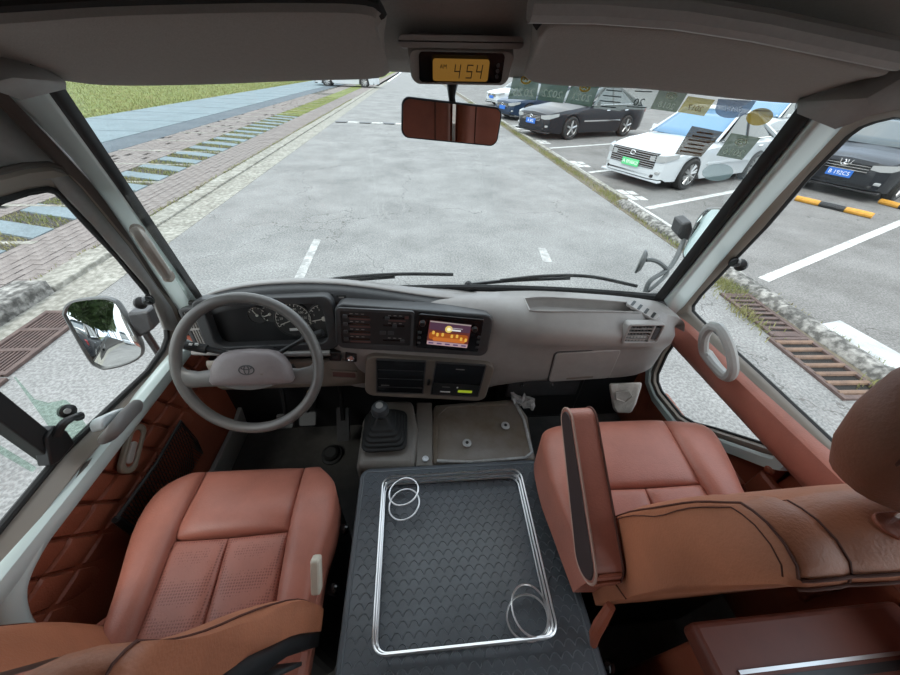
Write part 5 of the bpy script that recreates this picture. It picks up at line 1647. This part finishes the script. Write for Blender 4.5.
MB().prism([(-.833, .564, 1.516), (-.841, .563, 1.449), (-.845, .579, 1.418), (-.848, .61, 1.393), (-.851, .614, 1.362), (-.862, .609, 1.277), (-.861, .575, 1.278), (-.856, .546, 1.325)], (.004, 0, 0)).build('glass_tab', M['glass_green'], wp_, smooth=False)
lt_ = thing('window_latch', 'black clamp latch on the driver door window glass', 'latch', (-.821, .566, 1.364))
MB().tube(smooth_path([(-.821, .527, 1.365), (-.809, .545, 1.383), (-.804, .563, 1.381), (-.806, .582, 1.368)], 10), [.009] * 6 + [.008] * 5, 8).build('arm', M['black'], lt_)
MB().lathe([(.012, -.006), (.016, .0), (.016, .010), (.009, .016), (.0005, .017)], (-.829, .582, 1.384), (1, -.3, .3), 14).build('knob', M['black'], lt_)
MB().lathe([(.006, 0), (.006, .004), (.0005, .004)], (-.801, .564, 1.405), (1, -.3, .3), 10).build('screw', M['liner_lt'], lt_)
MB().tube([(-.81, .575, 1.37), (-.8, .577, 1.371)], .010, 8).build('tip', M['black'], lt_)
for nm, lb, c, inw in (('mirror_clamp', 'black clamp knob on the glass by the driver side mirror', (-.84, .939, 1.453), (1, -.2, .2)), ('suction_knob', 'black suction knob on the passenger side glass', (1.017, .892, 1.596), (-1, -.2, .2))):
    k = thing(nm, lb, 'clamp', c, 'black glass clamps')
    c = Vector(c)
    d = Vector(inw).normalized()
    MB().lathe([(.018, -.004), (.019, .004), (.013, .010), (.008, .016), (.008, .022)], c, d, 16).build('cup', M['black'], k)
    MB().lathe([(.008, .018), (.015, .022), (.016, .034), (.010, .038), (.0005, .038)], c + Vector((0, 0, 0)), d + Vector((0, .25, .15)), 14).build('knob', M['black_gloss'], k)
    MB().tube([c + d * .02, c + d * .02 + Vector((0, .025, .012)), c + d * .012 + Vector((0, .045, .018))], .007, 8).build('arm', M['black'], k)

# ---------------------------------------------------------------- outside mirrors and wipers
mc = Vector((-1.067, 1, 1.296))
mn = Vector((.237, -.935, .262)).normalized()
om = thing('door_mirror', 'large grey framed outside mirror on the driver side', 'mirror', tuple(mc), 'outside mirrors')
face_l = [(-1.146, 1.001, 1.376), (-1.129, 1.012, 1.402), (-1.102, 1.023, 1.415), (-1.039, 1.039, 1.415), (-1.011, 1.043, 1.404), (-.998, 1.039, 1.379),
          (-.98, 1.008, 1.252), (-.981, .997, 1.214), (-.998, .986, 1.191), (-1.037, .972, 1.176), (-1.095, .956, 1.17), (-1.119, .954, 1.183), (-1.134, .96, 1.22)]
fl = [Vector(p) for p in face_l]
fl = [curve(fl + [fl[0]], i / 52) for i in range(52)]
fcn = sum(fl, Vector()) / len(fl)
def fs(s, d):
    return [fcn + (p - fcn) * s + mn * d for p in fl]
M['mirror_frame'] = mat('dark_grey_mirror_shell', (.10, .105, .105), .4)
MB().loft([fs(.55, -.05), fs(.9, -.035), fs(1.0, -.012), fs(1.0, .006), fs(.955, .008), fs(.95, .001)]).build('shell', M['mirror_frame'], om, angle=50)
MB().loft([fs(.955, .001), fs(.8, .0028), fs(.6, .0045), fs(.4, .0057), fs(.2, .0064), fs(.02, .0067)]).build('mirror_glass', M['mirror'], om, angle=80)
jb = [(-.978, 1.02, 1.359), (-.906, 1.02, 1.366), (-.926, 1.02, 1.29), (-1.003, 1.02, 1.247)]
MB().prism(jb, (.0, .06, .0)).build('bracket', M['charcoal'], om, bevel=.008)
MB().tube([(-.965, 1.03, 1.27), (-.966, 1.03, 1.19), (-.99, 1.05, 1.091)], .012, 8).build('stay', M['charcoal'], om)

om2 = thing('corner_mirror', 'large outside mirror on curved tubes at the passenger side pillar', 'mirror', (1.028, 1.16, 1.546), 'outside mirrors')
rn = Vector((-.45, -.88, .12)).normalized()
face_r = [(1.067, 1.156, 1.48), (1.052, 1.173, 1.503), (1.054, 1.182, 1.557), (1.058, 1.192, 1.624), (1.068, 1.192, 1.666), (1.084, 1.181, 1.68), (1.117, 1.156, 1.685),
          (1.139, 1.134, 1.668), (1.131, 1.126, 1.596), (1.112, 1.127, 1.516), (1.089, 1.138, 1.48)]
rn = Vector((-.62, -.76, .15)).normalized()
fl = [Vector(p) for p in face_r]
fl = [curve(fl + [fl[0]], i / 44) for i in range(44)]
fcn = sum(fl, Vector()) / len(fl)
def fs2(s, d):
    return [fcn + (p - fcn) * s + rn * d for p in fl]
MB().loft([fs2(.55, -.05), fs2(.9, -.035), fs2(1.0, -.012), fs2(1.0, .006), fs2(.95, .008), fs2(.945, .001)]).build('shell', M['mirror_frame'], om2, angle=50)
MB().poly(fs2(.95, .003)).build('mirror_glass', M['mirror'], om2, smooth=False)
MB().prism([(1.036, 1.22, 1.557), (1.029, 1.22, 1.606), (1.066, 1.22, 1.614), (1.096, 1.22, 1.574), (1.094, 1.22, 1.537), (1.057, 1.22, 1.541)], (0, .06, .01)).build('bracket', M['charcoal'], om2, bevel=.006)
tb = smooth_path([(.891, 1.08, 1.385), (.907, 1.1, 1.423), (.967, 1.13, 1.442), (1.008, 1.15, 1.462), (1.039, 1.18, 1.508), (1.07, 1.22, 1.541)], 20)
MB().tube(tb, .009, 8).build('support_tube', M['mirror_frame'], om2)
MB().tube(smooth_path([(.91, 1.09, 1.384), (.953, 1.11, 1.408), (.988, 1.13, 1.433), (.99, 1.14, 1.458)], 12), .008, 8).build('support_tube', M['mirror_frame'], om2)
MB().tube(smooth_path([(.995, 1.14, 1.449), (.938, 1.13, 1.485), (.892, 1.12, 1.503), (.867, 1.12, 1.503)], 12), .008, 8).build('support_tube', M['mirror_frame'], om2)
sm_ = MB().lathe([(.0005, -.012), (.030, -.010), (.046, .0), (.046, .006), (.040, .008), (.0005, .008)], (.853, 1.12, 1.495), Vector((-.80, .58, .05)), 24).build('convex_mirror', M['mirror_frame'], om2)

for lb, pts, arm in (('black wiper resting at the base of the windscreen before the wheel', [(-.322, 1.037, 1.469), (-.23, 1.048, 1.477), (-.061, 1.06, 1.481), (.124, 1.061, 1.478)], [(-.301, 1.047, 1.448), (-.229, 1.067, 1.455), (-.081, 1.079, 1.461)]),
                     ('black wiper resting at the base of the windscreen before the glovebox', [(.295, 1.058, 1.454), (.452, 1.043, 1.479), (.609, 1.023, 1.487), (.783, 1, 1.46)], [(.182, 1.072, 1.429), (.337, 1.075, 1.444), (.551, 1.051, 1.466)])):
    w = thing('wiper', lb, 'wiper', pts[0], 'windscreen wipers')
    MB().tube(smooth_path(pts, 16), .006, 6).build('blade', M['rubber'], w)
    MB().tube(smooth_path(arm, 12), .0065, 6).build('arm', M['black'], w)
    MB().lathe([(.014, -.01), (.014, .012), (.006, .018)], arm[0], (0, -.8, .5), 12).build('pivot', M['black'], w)

# ---------------------------------------------------------------- windscreen stickers, printed to be read from outside
def film(name, c, rough=.5, alpha=.88, through=.85):
    m = bpy.data.materials.new(name)
    m.use_nodes = True
    nt = m.node_tree
    nt.nodes.remove(nt.nodes['Principled BSDF'])
    d = nt.nodes.new('ShaderNodeBsdfDiffuse')
    t = nt.nodes.new('ShaderNodeBsdfTranslucent')
    x = nt.nodes.new('ShaderNodeBsdfTransparent')
    n = nt.nodes.new('ShaderNodeTexNoise')
    n.inputs['Scale'].default_value = 60
    r = nt.nodes.new('ShaderNodeValToRGB')
    r.color_ramp.elements[0].color = (*[v * .8 for v in c], 1)
    r.color_ramp.elements[1].color = (*[min(1, v * 1.2) for v in c], 1)
    m1 = nt.nodes.new('ShaderNodeMixShader')
    m2 = nt.nodes.new('ShaderNodeMixShader')
    m1.inputs[0].default_value = through
    m2.inputs[0].default_value = alpha
    nt.links.new(n.outputs['Fac'], r.inputs['Fac'])
    for q in (d, t):
        nt.links.new(r.outputs['Color'], q.inputs['Color'])
    nt.links.new(d.outputs[0], m1.inputs[1])
    nt.links.new(t.outputs[0], m1.inputs[2])
    nt.links.new(x.outputs[0], m2.inputs[1])
    nt.links.new(m1.outputs[0], m2.inputs[2])
    nt.links.new(m2.outputs[0], nt.nodes['Material Output'].inputs['Surface'])
    return m
M['st_green'] = film('green_sticker', (.048, .072, .054))
M['st_dgreen'] = film('grey_green_sticker', (.068, .085, .060))
M['st_yellow'] = film('mustard_sticker', (.25, .205, .07))
M['st_blue'] = film('slate_blue_sticker', (.085, .115, .17))
M['st_brown'] = film('dark_brown_sticker', (.07, .052, .034))
M['st_gold'] = film('gold_sticker', (.22, .15, .02))
M['st_clear'] = film('translucent_sticker', (.26, .28, .26), alpha=.5)
M['st_pale'] = film('pale_blue_sticker', (.17, .22, .22), alpha=.65)
M['ink_green'] = film('sticker_ink_pale_green', (.95, 1.0, .82), alpha=1.0, through=.92)
M['ink_gold'] = film('sticker_ink_gold', (.85, .66, .25), alpha=1.0, through=.92)
M['ink_brown'] = film('sticker_ink_brown', (.13, .05, .015), alpha=1.0, through=.45)
M['ink_blue'] = film('sticker_ink_pale_blue', (.9, .96, 1.0), alpha=1.0, through=.92)
M['ink_dark'] = film('sticker_ink_dark', (.05, .06, .06), alpha=1.0, through=.45)
def sticker(name, label, c4, m, txt=None, ink=None, size=.5, lines=0, seal=None, ty=-.2, grp='inspection stickers on the windscreen', shape='rect'):
    tl, tr, br, bl = [Vector(p) for p in c4]
    o = (tl + tr + br + bl) / 4
    t = thing(name, label, 'sticker', tuple(o), grp)
    up = (tl + tr - bl - br) / 2
    rt = (tr + br - tl - bl) / 2
    nrm = rt.cross(up).normalized()          # towards the cabin or the road
    if nrm.y > 0:
        nrm = -nrm
    if shape == 'rect':
        P = [tl, tr, br, bl]
    elif shape == 'ellipse':
        P = [o + rt * .5 * math.cos(a) + up * .5 * math.sin(a) for a in [2 * math.pi * k / 28 for k in range(28)]]
    else:
        P = [tl, tr] + [o + up * .1 + rt * .5 * math.cos(a) - up * .6 * math.sin(a) for a in [math.pi * k / 12 for k in range(1, 12)]]
    MB().poly(P).build('film', m, t, smooth=False)
    # read from outside: x axis runs from right to left as seen from the cabin
    F = Matrix(((-rt.x, up.x, -nrm.x, o.x), (-rt.y, up.y, -nrm.y, o.y), (-rt.z, up.z, -nrm.z, o.z), (0, 0, 0, 1)))
    F = F @ Matrix.Translation((0, 0, -.0012))
    asp = rt.length / up.length
    if txt:
        text_mesh('year_print', txt, size, ink, F @ Matrix.Translation((0, ty, 0)) @ Matrix.Diagonal((1 / asp * 1.15, 1, 1, 1)), t, 0.0)
    if seal:
        g = MB()
        g.tube([F @ Vector((.17 * math.cos(a), .22 + .13 * math.sin(a), 0)) for a in [2 * math.pi * k / 20 for k in range(20)]], .0018, 5, closed=True)
        g.tube([F @ Vector((-.08, .20, 0)), F @ Vector((.02, .26, 0)), F @ Vector((.09, .19, 0))], .0015, 5)
        g.build('seal_print', seal, t)
    for k in range(lines):
        y = .36 - .72 * k / max(1, lines - 1)
        w = .28 + .1 * ((k * 7) % 3) / 2
        g = MB()
        g.poly([F @ Vector((x, yy, 0)) for x, yy in ((-w, y - .025), (w, y - .025), (w, y + .025), (-w, y + .025))])
        g.build('print_line', ink, t, smooth=False)
    return t
sticker('inspection_sticker', 'dark green sticker reading 2025 backwards, right beside the clock unit', ((.198, .829, 2.049), (.25, .827, 2.048), (.254, .843, 2.001), (.195, .846, 2.001)), M['st_green'], '2025', M['ink_green'], .40, ty=-.24, seal=M['ink_gold'])
sticker('inspection_sticker', 'dark green sticker reading 2022 backwards, middle of the three dark green ones', ((.257, .828, 2.045), (.314, .825, 2.042), (.312, .84, 1.998), (.256, .843, 2.002)), M['st_green'], '2022', M['ink_green'], .40, ty=-.20)
sticker('inspection_sticker', 'dark green sticker reading 2021 backwards, touching the pale printed slip', ((.319, .825, 2.039), (.375, .821, 2.037), (.374, .836, 1.994), (.316, .839, 1.999)), M['st_green'], '2021', M['ink_green'], .42, ty=-.18, seal=M['ink_gold'])
sticker('paper_slip', 'pale translucent slip with small dark print beside the 2021 sticker', ((.378, .823, 2.03), (.435, .817, 2.029), (.439, .83, 1.989), (.379, .836, 1.992)), M['st_clear'], None, M['ink_dark'], lines=4, grp='pale slips on the windscreen')
sticker('paper_slip', 'pale translucent slip with handwriting beside the 2018 sticker', ((.434, .816, 2.031), (.496, .808, 2.03), (.498, .821, 1.994), (.438, .829, 1.992)), M['st_clear'], '20', M['ink_dark'], .5, lines=2, ty=-.15, grp='pale slips on the windscreen')
sticker('inspection_sticker', 'grey green sticker reading 2018 backwards, between handwritten slip and mustard sticker', ((.495, .806, 2.035), (.553, .8, 2.026), (.553, .813, 1.992), (.497, .82, 1.996)), M['st_dgreen'], '2018', M['ink_green'], .40, ty=-.24, seal=M['ink_green'])
sticker('inspection_sticker', 'mustard yellow windscreen sticker with mirrored 2017', ((.557, .801, 2.021), (.613, .793, 2.017), (.612, .804, 1.988), (.555, .812, 1.993)), M['st_yellow'], '2017', M['ink_brown'], .46, ty=-.12)
sticker('inspection_sticker', 'slate blue rounded windscreen sticker with mirrored 2017', ((.617, .791, 2.019), (.689, .776, 2.019), (.694, .787, 1.987), (.628, .801, 1.987)), M['st_blue'], '2017', M['ink_blue'], .42, ty=.0, shape='half')
sticker('round_sticker', 'plain gold oval sticker at the top corner of the windscreen', ((.687, .781, 2.008), (.736, .77, 2.008), (.749, .779, 1.977), (.699, .791, 1.976)), M['st_gold'], shape='ellipse', lines=1, ink=M['ink_brown'])
sticker('notice_sticker', 'dark brown square sticker with several lines of print', ((.601, .813, 1.969), (.671, .802, 1.961), (.663, .824, 1.908), (.603, .834, 1.91)), M['st_brown'], None, M['ink_brown'], lines=6)
sticker('inspection_sticker', 'grey green sticker reading 2016 backwards, beside the dark brown notice', ((.688, .799, 1.96), (.752, .787, 1.954), (.752, .805, 1.907), (.692, .816, 1.913)), M['st_dgreen'], '2016', M['ink_green'], .40, ty=-.24, seal=M['ink_green'])
sticker('oval_label', 'pale blue translucent oval label below the other stickers', ((.681, .824, 1.897), (.751, .81, 1.895), (.765, .823, 1.855), (.696, .837, 1.855)), M['st_pale'], shape='ellipse')


# ---------------------------------------------------------------- parked cars (local: nose at -X is x=0, length along +X, left flank at -Y)
M['tyre'] = mat('tyre_rubber', (.022, .022, .022), .8)
M['alloy'] = mat('alloy_wheel', (.42, .42, .42), .3, metal=.7)
M['car_glass'] = mat('car_glass', (.055, .075, .085), .06, spec=.9)
M['car_glass_blue'] = mat('blue_painted_reflection_glass', (.10, .22, .36), .08, spec=.9)  # blue reflection on the glass is painted into the base colour
M['lamp'] = mat('headlamp_glass', (.33, .34, .34), .10, coat=.5)
M['tail'] = mat('tail_lamp', (.30, .012, .015), .2)
M['plate_blue'] = mat('blue_number_plate', (.015, .13, .50), .4)
M['plate_green'] = mat('green_number_plate', (.10, .55, .22), .4)

def car(name, label, paint, L=4.7, W=1.80, H=1.47, wb=2.72, fo=.92, hoodz=.82, nose=.68, glass=None, plate_m=None, plate_txt='', chrome_grille=False, hatch=False, bars=7, fivespoke=False, lip=None):
    r = thing(name, label, 'car', (0, 0, 0), 'parked cars')
    glass = glass or M['car_glass']
    tr = .325
    xf, xr_ = fo, fo + wb
    belt = .93
    cowl = fo + .62 if not hatch else fo + .40          # base of windscreen
    tail = L
    deckz = .98 if not hatch else 1.0
    def top(x):
        P = [(0, nose - .06), (.05, nose), (.35, nose + (hoodz - nose) * .55), (.8, hoodz), (cowl, belt), (cowl + .5, belt + .02), (L - 1.1, belt + .04), (L - .45, deckz), (L - .08, deckz - .05), (L, deckz - .16)]
        for a, b in zip(P, P[1:]):
            if a[0] <= x <= b[0]:
                t = (x - a[0]) / (b[0] - a[0])
                t = t * t * (3 - 2 * t) * .5 + t * .5
                return a[1] + (b[1] - a[1]) * t
        return P[-1][1]
    def half(x):
        P = [(0, .56), (.10, .74), (.35, .84), (.8, .89), (2, .90), (L - 1, .895), (L - .35, .84), (L - .08, .74), (L, .62)]
        for a, b in zip(P, P[1:]):
            if a[0] <= x <= b[0]:
                t = (x - a[0]) / (b[0] - a[0])
                return (a[1] + (b[1] - a[1]) * t) * W / 1.8
        return P[-1][1]
    def low(x):
        z = .20 if .25 < x < L - .25 else .24
        for c in (xf, xr_):
            d = tr + .05
            if abs(x - c) < d:
                z = max(z, .31 + math.sqrt(d * d - (x - c) ** 2) * .98)
        return z
    xs = sorted(set([0, .02, .05, .1, .18, .28] + [xf + (tr + .05) * k / 6 for k in range(-6, 7)] + [xr_ + (tr + .05) * k / 6 for k in range(-6, 7)] + [i * .2 for i in range(2, int(L / .2))] + [L - .3, L - .2, L - .1, L - .04, L]))
    secs = []
    for x in xs:
        w, zt, zb = half(x), top(x), low(x)
        zs = max(zb + .02, zt - .10)
        mid = zb + (zs - zb) * .55
        secs.append([(x, -w * .97, zb), (x, -w, mid), (x, -w * .985, zs), (x, -w * .90, zt - .025), (x, -w * .70, zt), (x, 0, zt + .025), (x, w * .70, zt), (x, w * .90, zt - .025), (x, w * .985, zs), (x, w, mid), (x, w * .97, zb)])
    body = MB().loft(secs)
    body.build('body', paint, r, angle=28)
    MB().box(.45, L - .35, -W / 2 + .08, W / 2 - .08, .18, .72).build('underbody', M['black'], r, smooth=False)
    # greenhouse
    rt0 = cowl + (.78 if not hatch else .95)
    rt1 = L - (1.75 if not hatch else 1.0)
    rb = L - (.62 if not hatch else .35)
    bw, rw = W * .485, W * .36
    A = [(cowl + .02, -bw * .93, belt + .0), (cowl + .02, bw * .93, belt + .0)]
    def gh(x, z):
        t = (z - belt) / (H - belt)
        return bw + (rw - bw) * t
    zr = H
    roof = []
    for x, z, k in ((rt0, zr - .05, 1.0), (rt0 + .25, zr - .01, 1.0), ((rt0 + rt1) / 2, zr, 1.0), (rt1 - .2, zr - .015, 1.0), (rt1, zr - .06, .98)):
        w = rw * k
        roof.append([(x, -w, z - .05), (x, -w * .9, z - .012), (x, 0, z + .012), (x, w * .9, z - .012), (x, w, z - .05)])
    MB().loft(roof, closed=False).build('roof', paint, r, solid=.03)
    # windscreen (curved)
    MB().grid(lambda u, v: (cowl + .02 + (rt0 - cowl - .02) * v - .10 * (1 - (2 * u - 1) ** 2) * (1 - v) * .9, (2 * u - 1) * (bw * .93 + (rw * .95 - bw * .93) * v), belt + .01 + (zr - .05 - belt) * v), 10, 4).build('windscreen', glass, r, solid=.01)
    MB().grid(lambda u, v: (rb + (rt1 - rb) * v, (2 * u - 1) * (bw * .9 + (rw * .94 - bw * .9) * v), deckz - .02 + (zr - .06 - deckz + .02) * v), 8, 4).build('rear_window', glass, r, solid=.01)
    for s in (-1, 1):
        mid = (rt0 + rt1) / 2 + .02
        zt_ = zr - .075
        def wl(x, z):
            return (x, s * (gh(x, z) - .002), z)
        MB().poly([wl(cowl + .16, belt + .03), wl(mid - .03, belt + .04), wl(mid - .03, zt_), wl(rt0 + .03, zt_)]).build('side_window', M['car_glass'], r, smooth=False, solid=.01)
        MB().poly([wl(mid + .03, belt + .04), wl(rb - .42, belt + .06), wl(rt1 + .02, zt_), wl(mid + .03, zt_)]).build('side_window', M['car_glass'], r, smooth=False, solid=.01)
        # pillars
        MB().tube([(cowl - .02, s * bw * .95, belt), (rt0, s * rw * .99, zr - .06)], .030, 6).build('pillar', paint, r)
        MB().tube([wl(mid, belt), wl(mid, zt_)], .028, 6).build('pillar', M['black'] if paint is not None else paint, r)
        MB().tube([(rb + .02, s * bw * .93, deckz - .02), (rt1, s * rw * .97, zr - .07)], .05, 6).build('pillar', paint, r)
        MB().tube([(rt0, s * rw, zr - .055), (mid, s * (rw + .005), zr - .045), (rt1, s * rw, zr - .065)], .022, 6).build('roof_rail', paint, r)
        MB().tube([(cowl + .1, s * (bw + .005), belt + .015), (L - 1.0, s * (bw - .005), belt + .045)], .012, 6).build('belt_trim', M['chrome'], r)
        # door mirror
        MB().loft([[(cowl + .30 + dx, s * (W / 2 + .02 + .10 * a), 1.00 + z) for dx, z in ((-.05, -.05), (.04, -.05), (.05, .05), (-.03, .06))] for a in (0, .4, 1.0)]).build('door_mirror', paint, r, bevel=.02)
        # handles and side moulding
        for hx in (mid - .22, mid + .70):
            MB().tube([(hx - .08, s * (W / 2 + .008), .80), (hx + .08, s * (W / 2 + .008), .81)], .014, 6).build('door_handle', M['chrome'] if not hatch else paint, r)
        MB().box(xf + .5, xr_ - .45, s * W / 2 - .012, s * W / 2 + .012, .50, .54).build('side_moulding', M['chrome'] if lip is None else lip, r, smooth=False)
        # lamps
        MB().loft([[(x, s * y, z0), (x, s * y, z1), (x + .08, s * (y - .05), (z0 + z1) / 2)] for x, y, z0, z1 in ((-.02, .44 * W / 1.8, nose - .13, nose - .05), (.005, .60 * W / 1.8, nose - .15, nose - .03), (.075, .745 * W / 1.8, nose - .13, nose - .01), (.33, .855 * W / 1.8, nose - .05, nose + .03))]).build('headlamp', M['lamp'], r)
        MB().box(.035, .09, s * .62 - .10, s * .62 + .10, .34, .40).build('fog_lamp', M['lamp'], r, smooth=False, bevel=.015)
        MB().box(L - .14, L - .02, s * .60 - .14, s * .60 + .14, .72, .86).build('tail_lamp', M['tail'], r, smooth=False, bevel=.03)
        for c in (xf, xr_):
            yc = s * (W / 2 - .10)
            wl_ = MB().lathe([(tr - .11, .09), (tr - .04, .11), (tr - .005, .09), (tr, .05), (tr, -.08), (tr - .03, -.10), (.05, -.10)], (c, yc, tr), (0, s, 0), 28).build('tyre', M['tyre'], r)
            rim = MB().lathe([(tr - .105, .10), (tr - .115, .085), (tr - .125, .05)], (c, yc, tr), (0, s, 0), 28, caps=False)
            ns = 5 if fivespoke else 8
            for k in range(ns):
                a = 2 * math.pi * k / ns + .3
                for da in ((-.13, .13) if not fivespoke else (0,)):
                    p = Vector((c + .03 * math.cos(a), yc + s * .085, tr + .03 * math.sin(a)))
                    q = Vector((c + (tr - .11) * math.cos(a + da), yc + s * .095, tr + (tr - .11) * math.sin(a + da)))
                    rim.tube([p, q], [.022, .018] if not fivespoke else [.035, .03], 5)
            rim.lathe([(.05, .09), (.045, .10), (.0005, .10)], (c, yc, tr), (0, s, 0), 12)
            rim.build('rim', M['alloy'], wl_)
            MB().lathe([(tr - .11, .03), (.001, .03)], (c, yc, tr), (0, s, 0), 20, caps=False).build('brake_disc', M['black'], wl_)
    # grille
    gw, gh_ = (1.16, .30) if chrome_grille else (.84, .15)
    gz = nose - .14
    MB().loft([[(-.018 + .012 * (abs(y) / .5) ** 2, y, gz - gh_ / 2), (-.018 + .012 * (abs(y) / .5) ** 2, y, gz + gh_ / 2), (.10, y, gz + gh_ / 2), (.10, y, gz - gh_ / 2)] for y in [-gw / 2 + gw * k / 10 for k in range(11)]]).build('grille', M['black_gloss'], r, smooth=False)
    for k in range(bars):
        z = gz - gh_ / 2 + gh_ * (k + .5) / bars
        MB().tube([(-.022 + .012 * (abs(y) / .5) ** 2, y, z) for y in [-gw / 2 + gw * j / 10 for j in range(11)]], .009, 5).build('grille_bar', M['chrome'], r)
    em = MB()
    if hatch:
        for P in ([(-.10, .06), (-.08, -.03), (-.04, -.055), (.03, -.05), (.08, -.01), (.11, .06)], [(-.03, .05), (.0, .01), (-.03, -.02), (.02, -.03)], [(.02, .05), (.04, .0)]):
            em.tube([(-.036, -y, gz + gh_ * .5 + z) for y, z in P], .012, 5)
    else:
        em.tube([(-.036, .06 * math.cos(a), gz + gh_ * .28 + .04 * math.sin(a)) for a in [2 * math.pi * k / 16 for k in range(16)]], .008, 5, closed=True)
    em.build('badge', M['chrome'], r)
    MB().box(.0, .12, -.62, .62, .26, .33).build('lower_intake', M['black'], r, smooth=False, bevel=.02)
    MB().box(.02, .16, -.78, .78, .18, .22).build('bumper_lip', lip or M['black'], r, smooth=False, bevel=.01)
    pz_ = .47
    pl = plate(MB(), frame((-.035, 0, pz_), (0, -1, 0), (0, 0, 1)), .44, .14, .01, .012).build('number_plate', plate_m or M['plate_blue'], r, smooth=False)
    if plate_txt:
        text_mesh('plate_text', plate_txt, .105, M['white'], frame((-.036, 0, pz_ - .003), (0, -1, 0), (0, 0, 1)), pl, .002)
    return r
PAINT_W = mat('white_car_paint', (.50, .53, .55), .25, coat=.6)
PAINT_K = mat('black_car_paint', (.012, .014, .018), .30, coat=.12, spec=.28)
PAINT_B = mat('dark_blue_car_paint', (.015, .030, .060), .30, coat=.12, spec=.28)
HEAD = math.radians(23.2)
def park(r, xy, ang=HEAD, sc=1.0, fo=.92, W=1.8):
    """put the front left tyre contact at xy"""
    r.rotation_euler = (0, 0, ang)
    r.scale = (sc, sc, sc)
    off = Matrix.Rotation(ang, 3, 'Z') @ Vector((fo, -W / 2 + .02, 0)) * sc
    r.location = (xy[0] - off.x, xy[1] - off.y, 0)
c1 = car('sedan', 'white sedan with wide barred grille and green number plate', PAINT_W, 4.70, 1.82, 1.49, 2.70, .90, .86, .72, M['car_glass_blue'], M['plate_green'], 'A 0N6K0', True, lip=PAINT_W)
park(c1, (6.201, 7.83, 0), sc=1.02, fo=.90, W=1.82)
c2 = car('sedan', 'black sedan with five spoke wheels and small blue plate', PAINT_K, 4.78, 1.83, 1.47, 2.73, .95, .84, .70, None, M['plate_blue'], 'A 5K2', False, bars=4, fivespoke=True)
park(c2, (5.91, 14.498, 0), HEAD + math.radians(2), 1.17, .95, 1.83)
c3 = car('hatchback', 'dark hatchback with lion badge and blue number plate', PAINT_K, 4.25, 1.80, 1.50, 2.61, .86, .88, .74, None, M['plate_blue'], 'B 192C5', False, True, 3)
park(c3, (10.919, 7.145, 0), math.radians(22), 1.05, .86, 1.80)
c4 = car('sedan', 'dark blue sedan beyond the black sedan under the stickers', PAINT_B, 4.60, 1.80, 1.46, 2.65, .90, .84, .70, None, M['plate_blue'], '', False, bars=4)
park(c4, (5.818, 20.088, 0), HEAD, 1.1, .90, 1.80)
c5 = car('sedan', 'white car far up the parking row behind the rear view mirror', PAINT_W, 4.60, 1.80, 1.46, 2.65, .90, .84, .70)
park(c5, (6.6, 27.5), HEAD, 1.1, .90, 1.80)
c6 = car('sedan', 'white car far away crossing the pavement on the lawn side', PAINT_W, 4.60, 1.80, 1.46, 2.65, .90, .84, .70)
park(c6, (-8.41, 42.181, 0), math.radians(2), 1.35, .90, 1.80)
c7 = car('sedan', 'white car in the second row behind the white sedan', PAINT_W, 4.60, 1.80, 1.46, 2.65, .90, .84, .70, M['car_glass_blue'])
park(c7, (13.6, 14.2), HEAD, 1.05, .90, 1.80)
c8 = car('sedan', 'dark car parked behind the bus, seen in the driver side mirror', PAINT_K, 4.60, 1.80, 1.46, 2.65, .90, .84, .70)
park(c8, (-4.6, -9.5), math.radians(88), 1.0, .90, 1.80)
c9 = car('sedan', 'white car parked behind the bus, seen in the driver side mirror', PAINT_W, 4.60, 1.80, 1.46, 2.65, .90, .84, .70)
park(c9, (-1.2, -20), math.radians(90), 1.0, .90, 1.80)

# trees along the road behind the bus (seen in the driver side mirror)
M['leaf'] = mat('tree_leaves', (.050, .085, .022), .7, col2=(.025, .05, .012), scale=1.5)
M['bark'] = mat('tree_bark', (.10, .08, .06), .9, var=.2, scale=8)
def tree(x, y, h, label, seed):
    rnd = random.Random(seed)
    t = thing('tree', label, 'tree', (x, y, 0), 'trees behind the bus')
    MB().tube([(x, y, 0), (x + .1, y, h * .25), (x, y + .1, h * .5)], [.18, .14, .08], 8).build('trunk', M['bark'], t)
    g = MB()
    for _ in range(2600):
        a, b = rnd.uniform(0, 6.28), rnd.uniform(-1, 1)
        q = rnd.random() ** .4 * h * .36
        p = Vector((x + q * math.cos(a) * math.sqrt(1 - b * b), y + q * math.sin(a) * math.sqrt(1 - b * b), h * .56 + q * b * 1.2))
        d1 = Vector((rnd.uniform(-1, 1), rnd.uniform(-1, 1), rnd.uniform(-1, 1))).normalized() * .30
        d2 = d1.orthogonal().normalized() * .20
        g.poly([p - d1, p + d2, p + d1, p - d2])
    o = g.build('crown', M['leaf'], t, smooth=False)
    o['kind'] = 'stuff'
for k in range(8):
    tree((-7.0, -9.0)[k % 2] - k * .3, -15 - k * 7.6, 8.5 + (k * 37 % 5) * .6, 'leafy street tree on the pavement behind the bus', k)
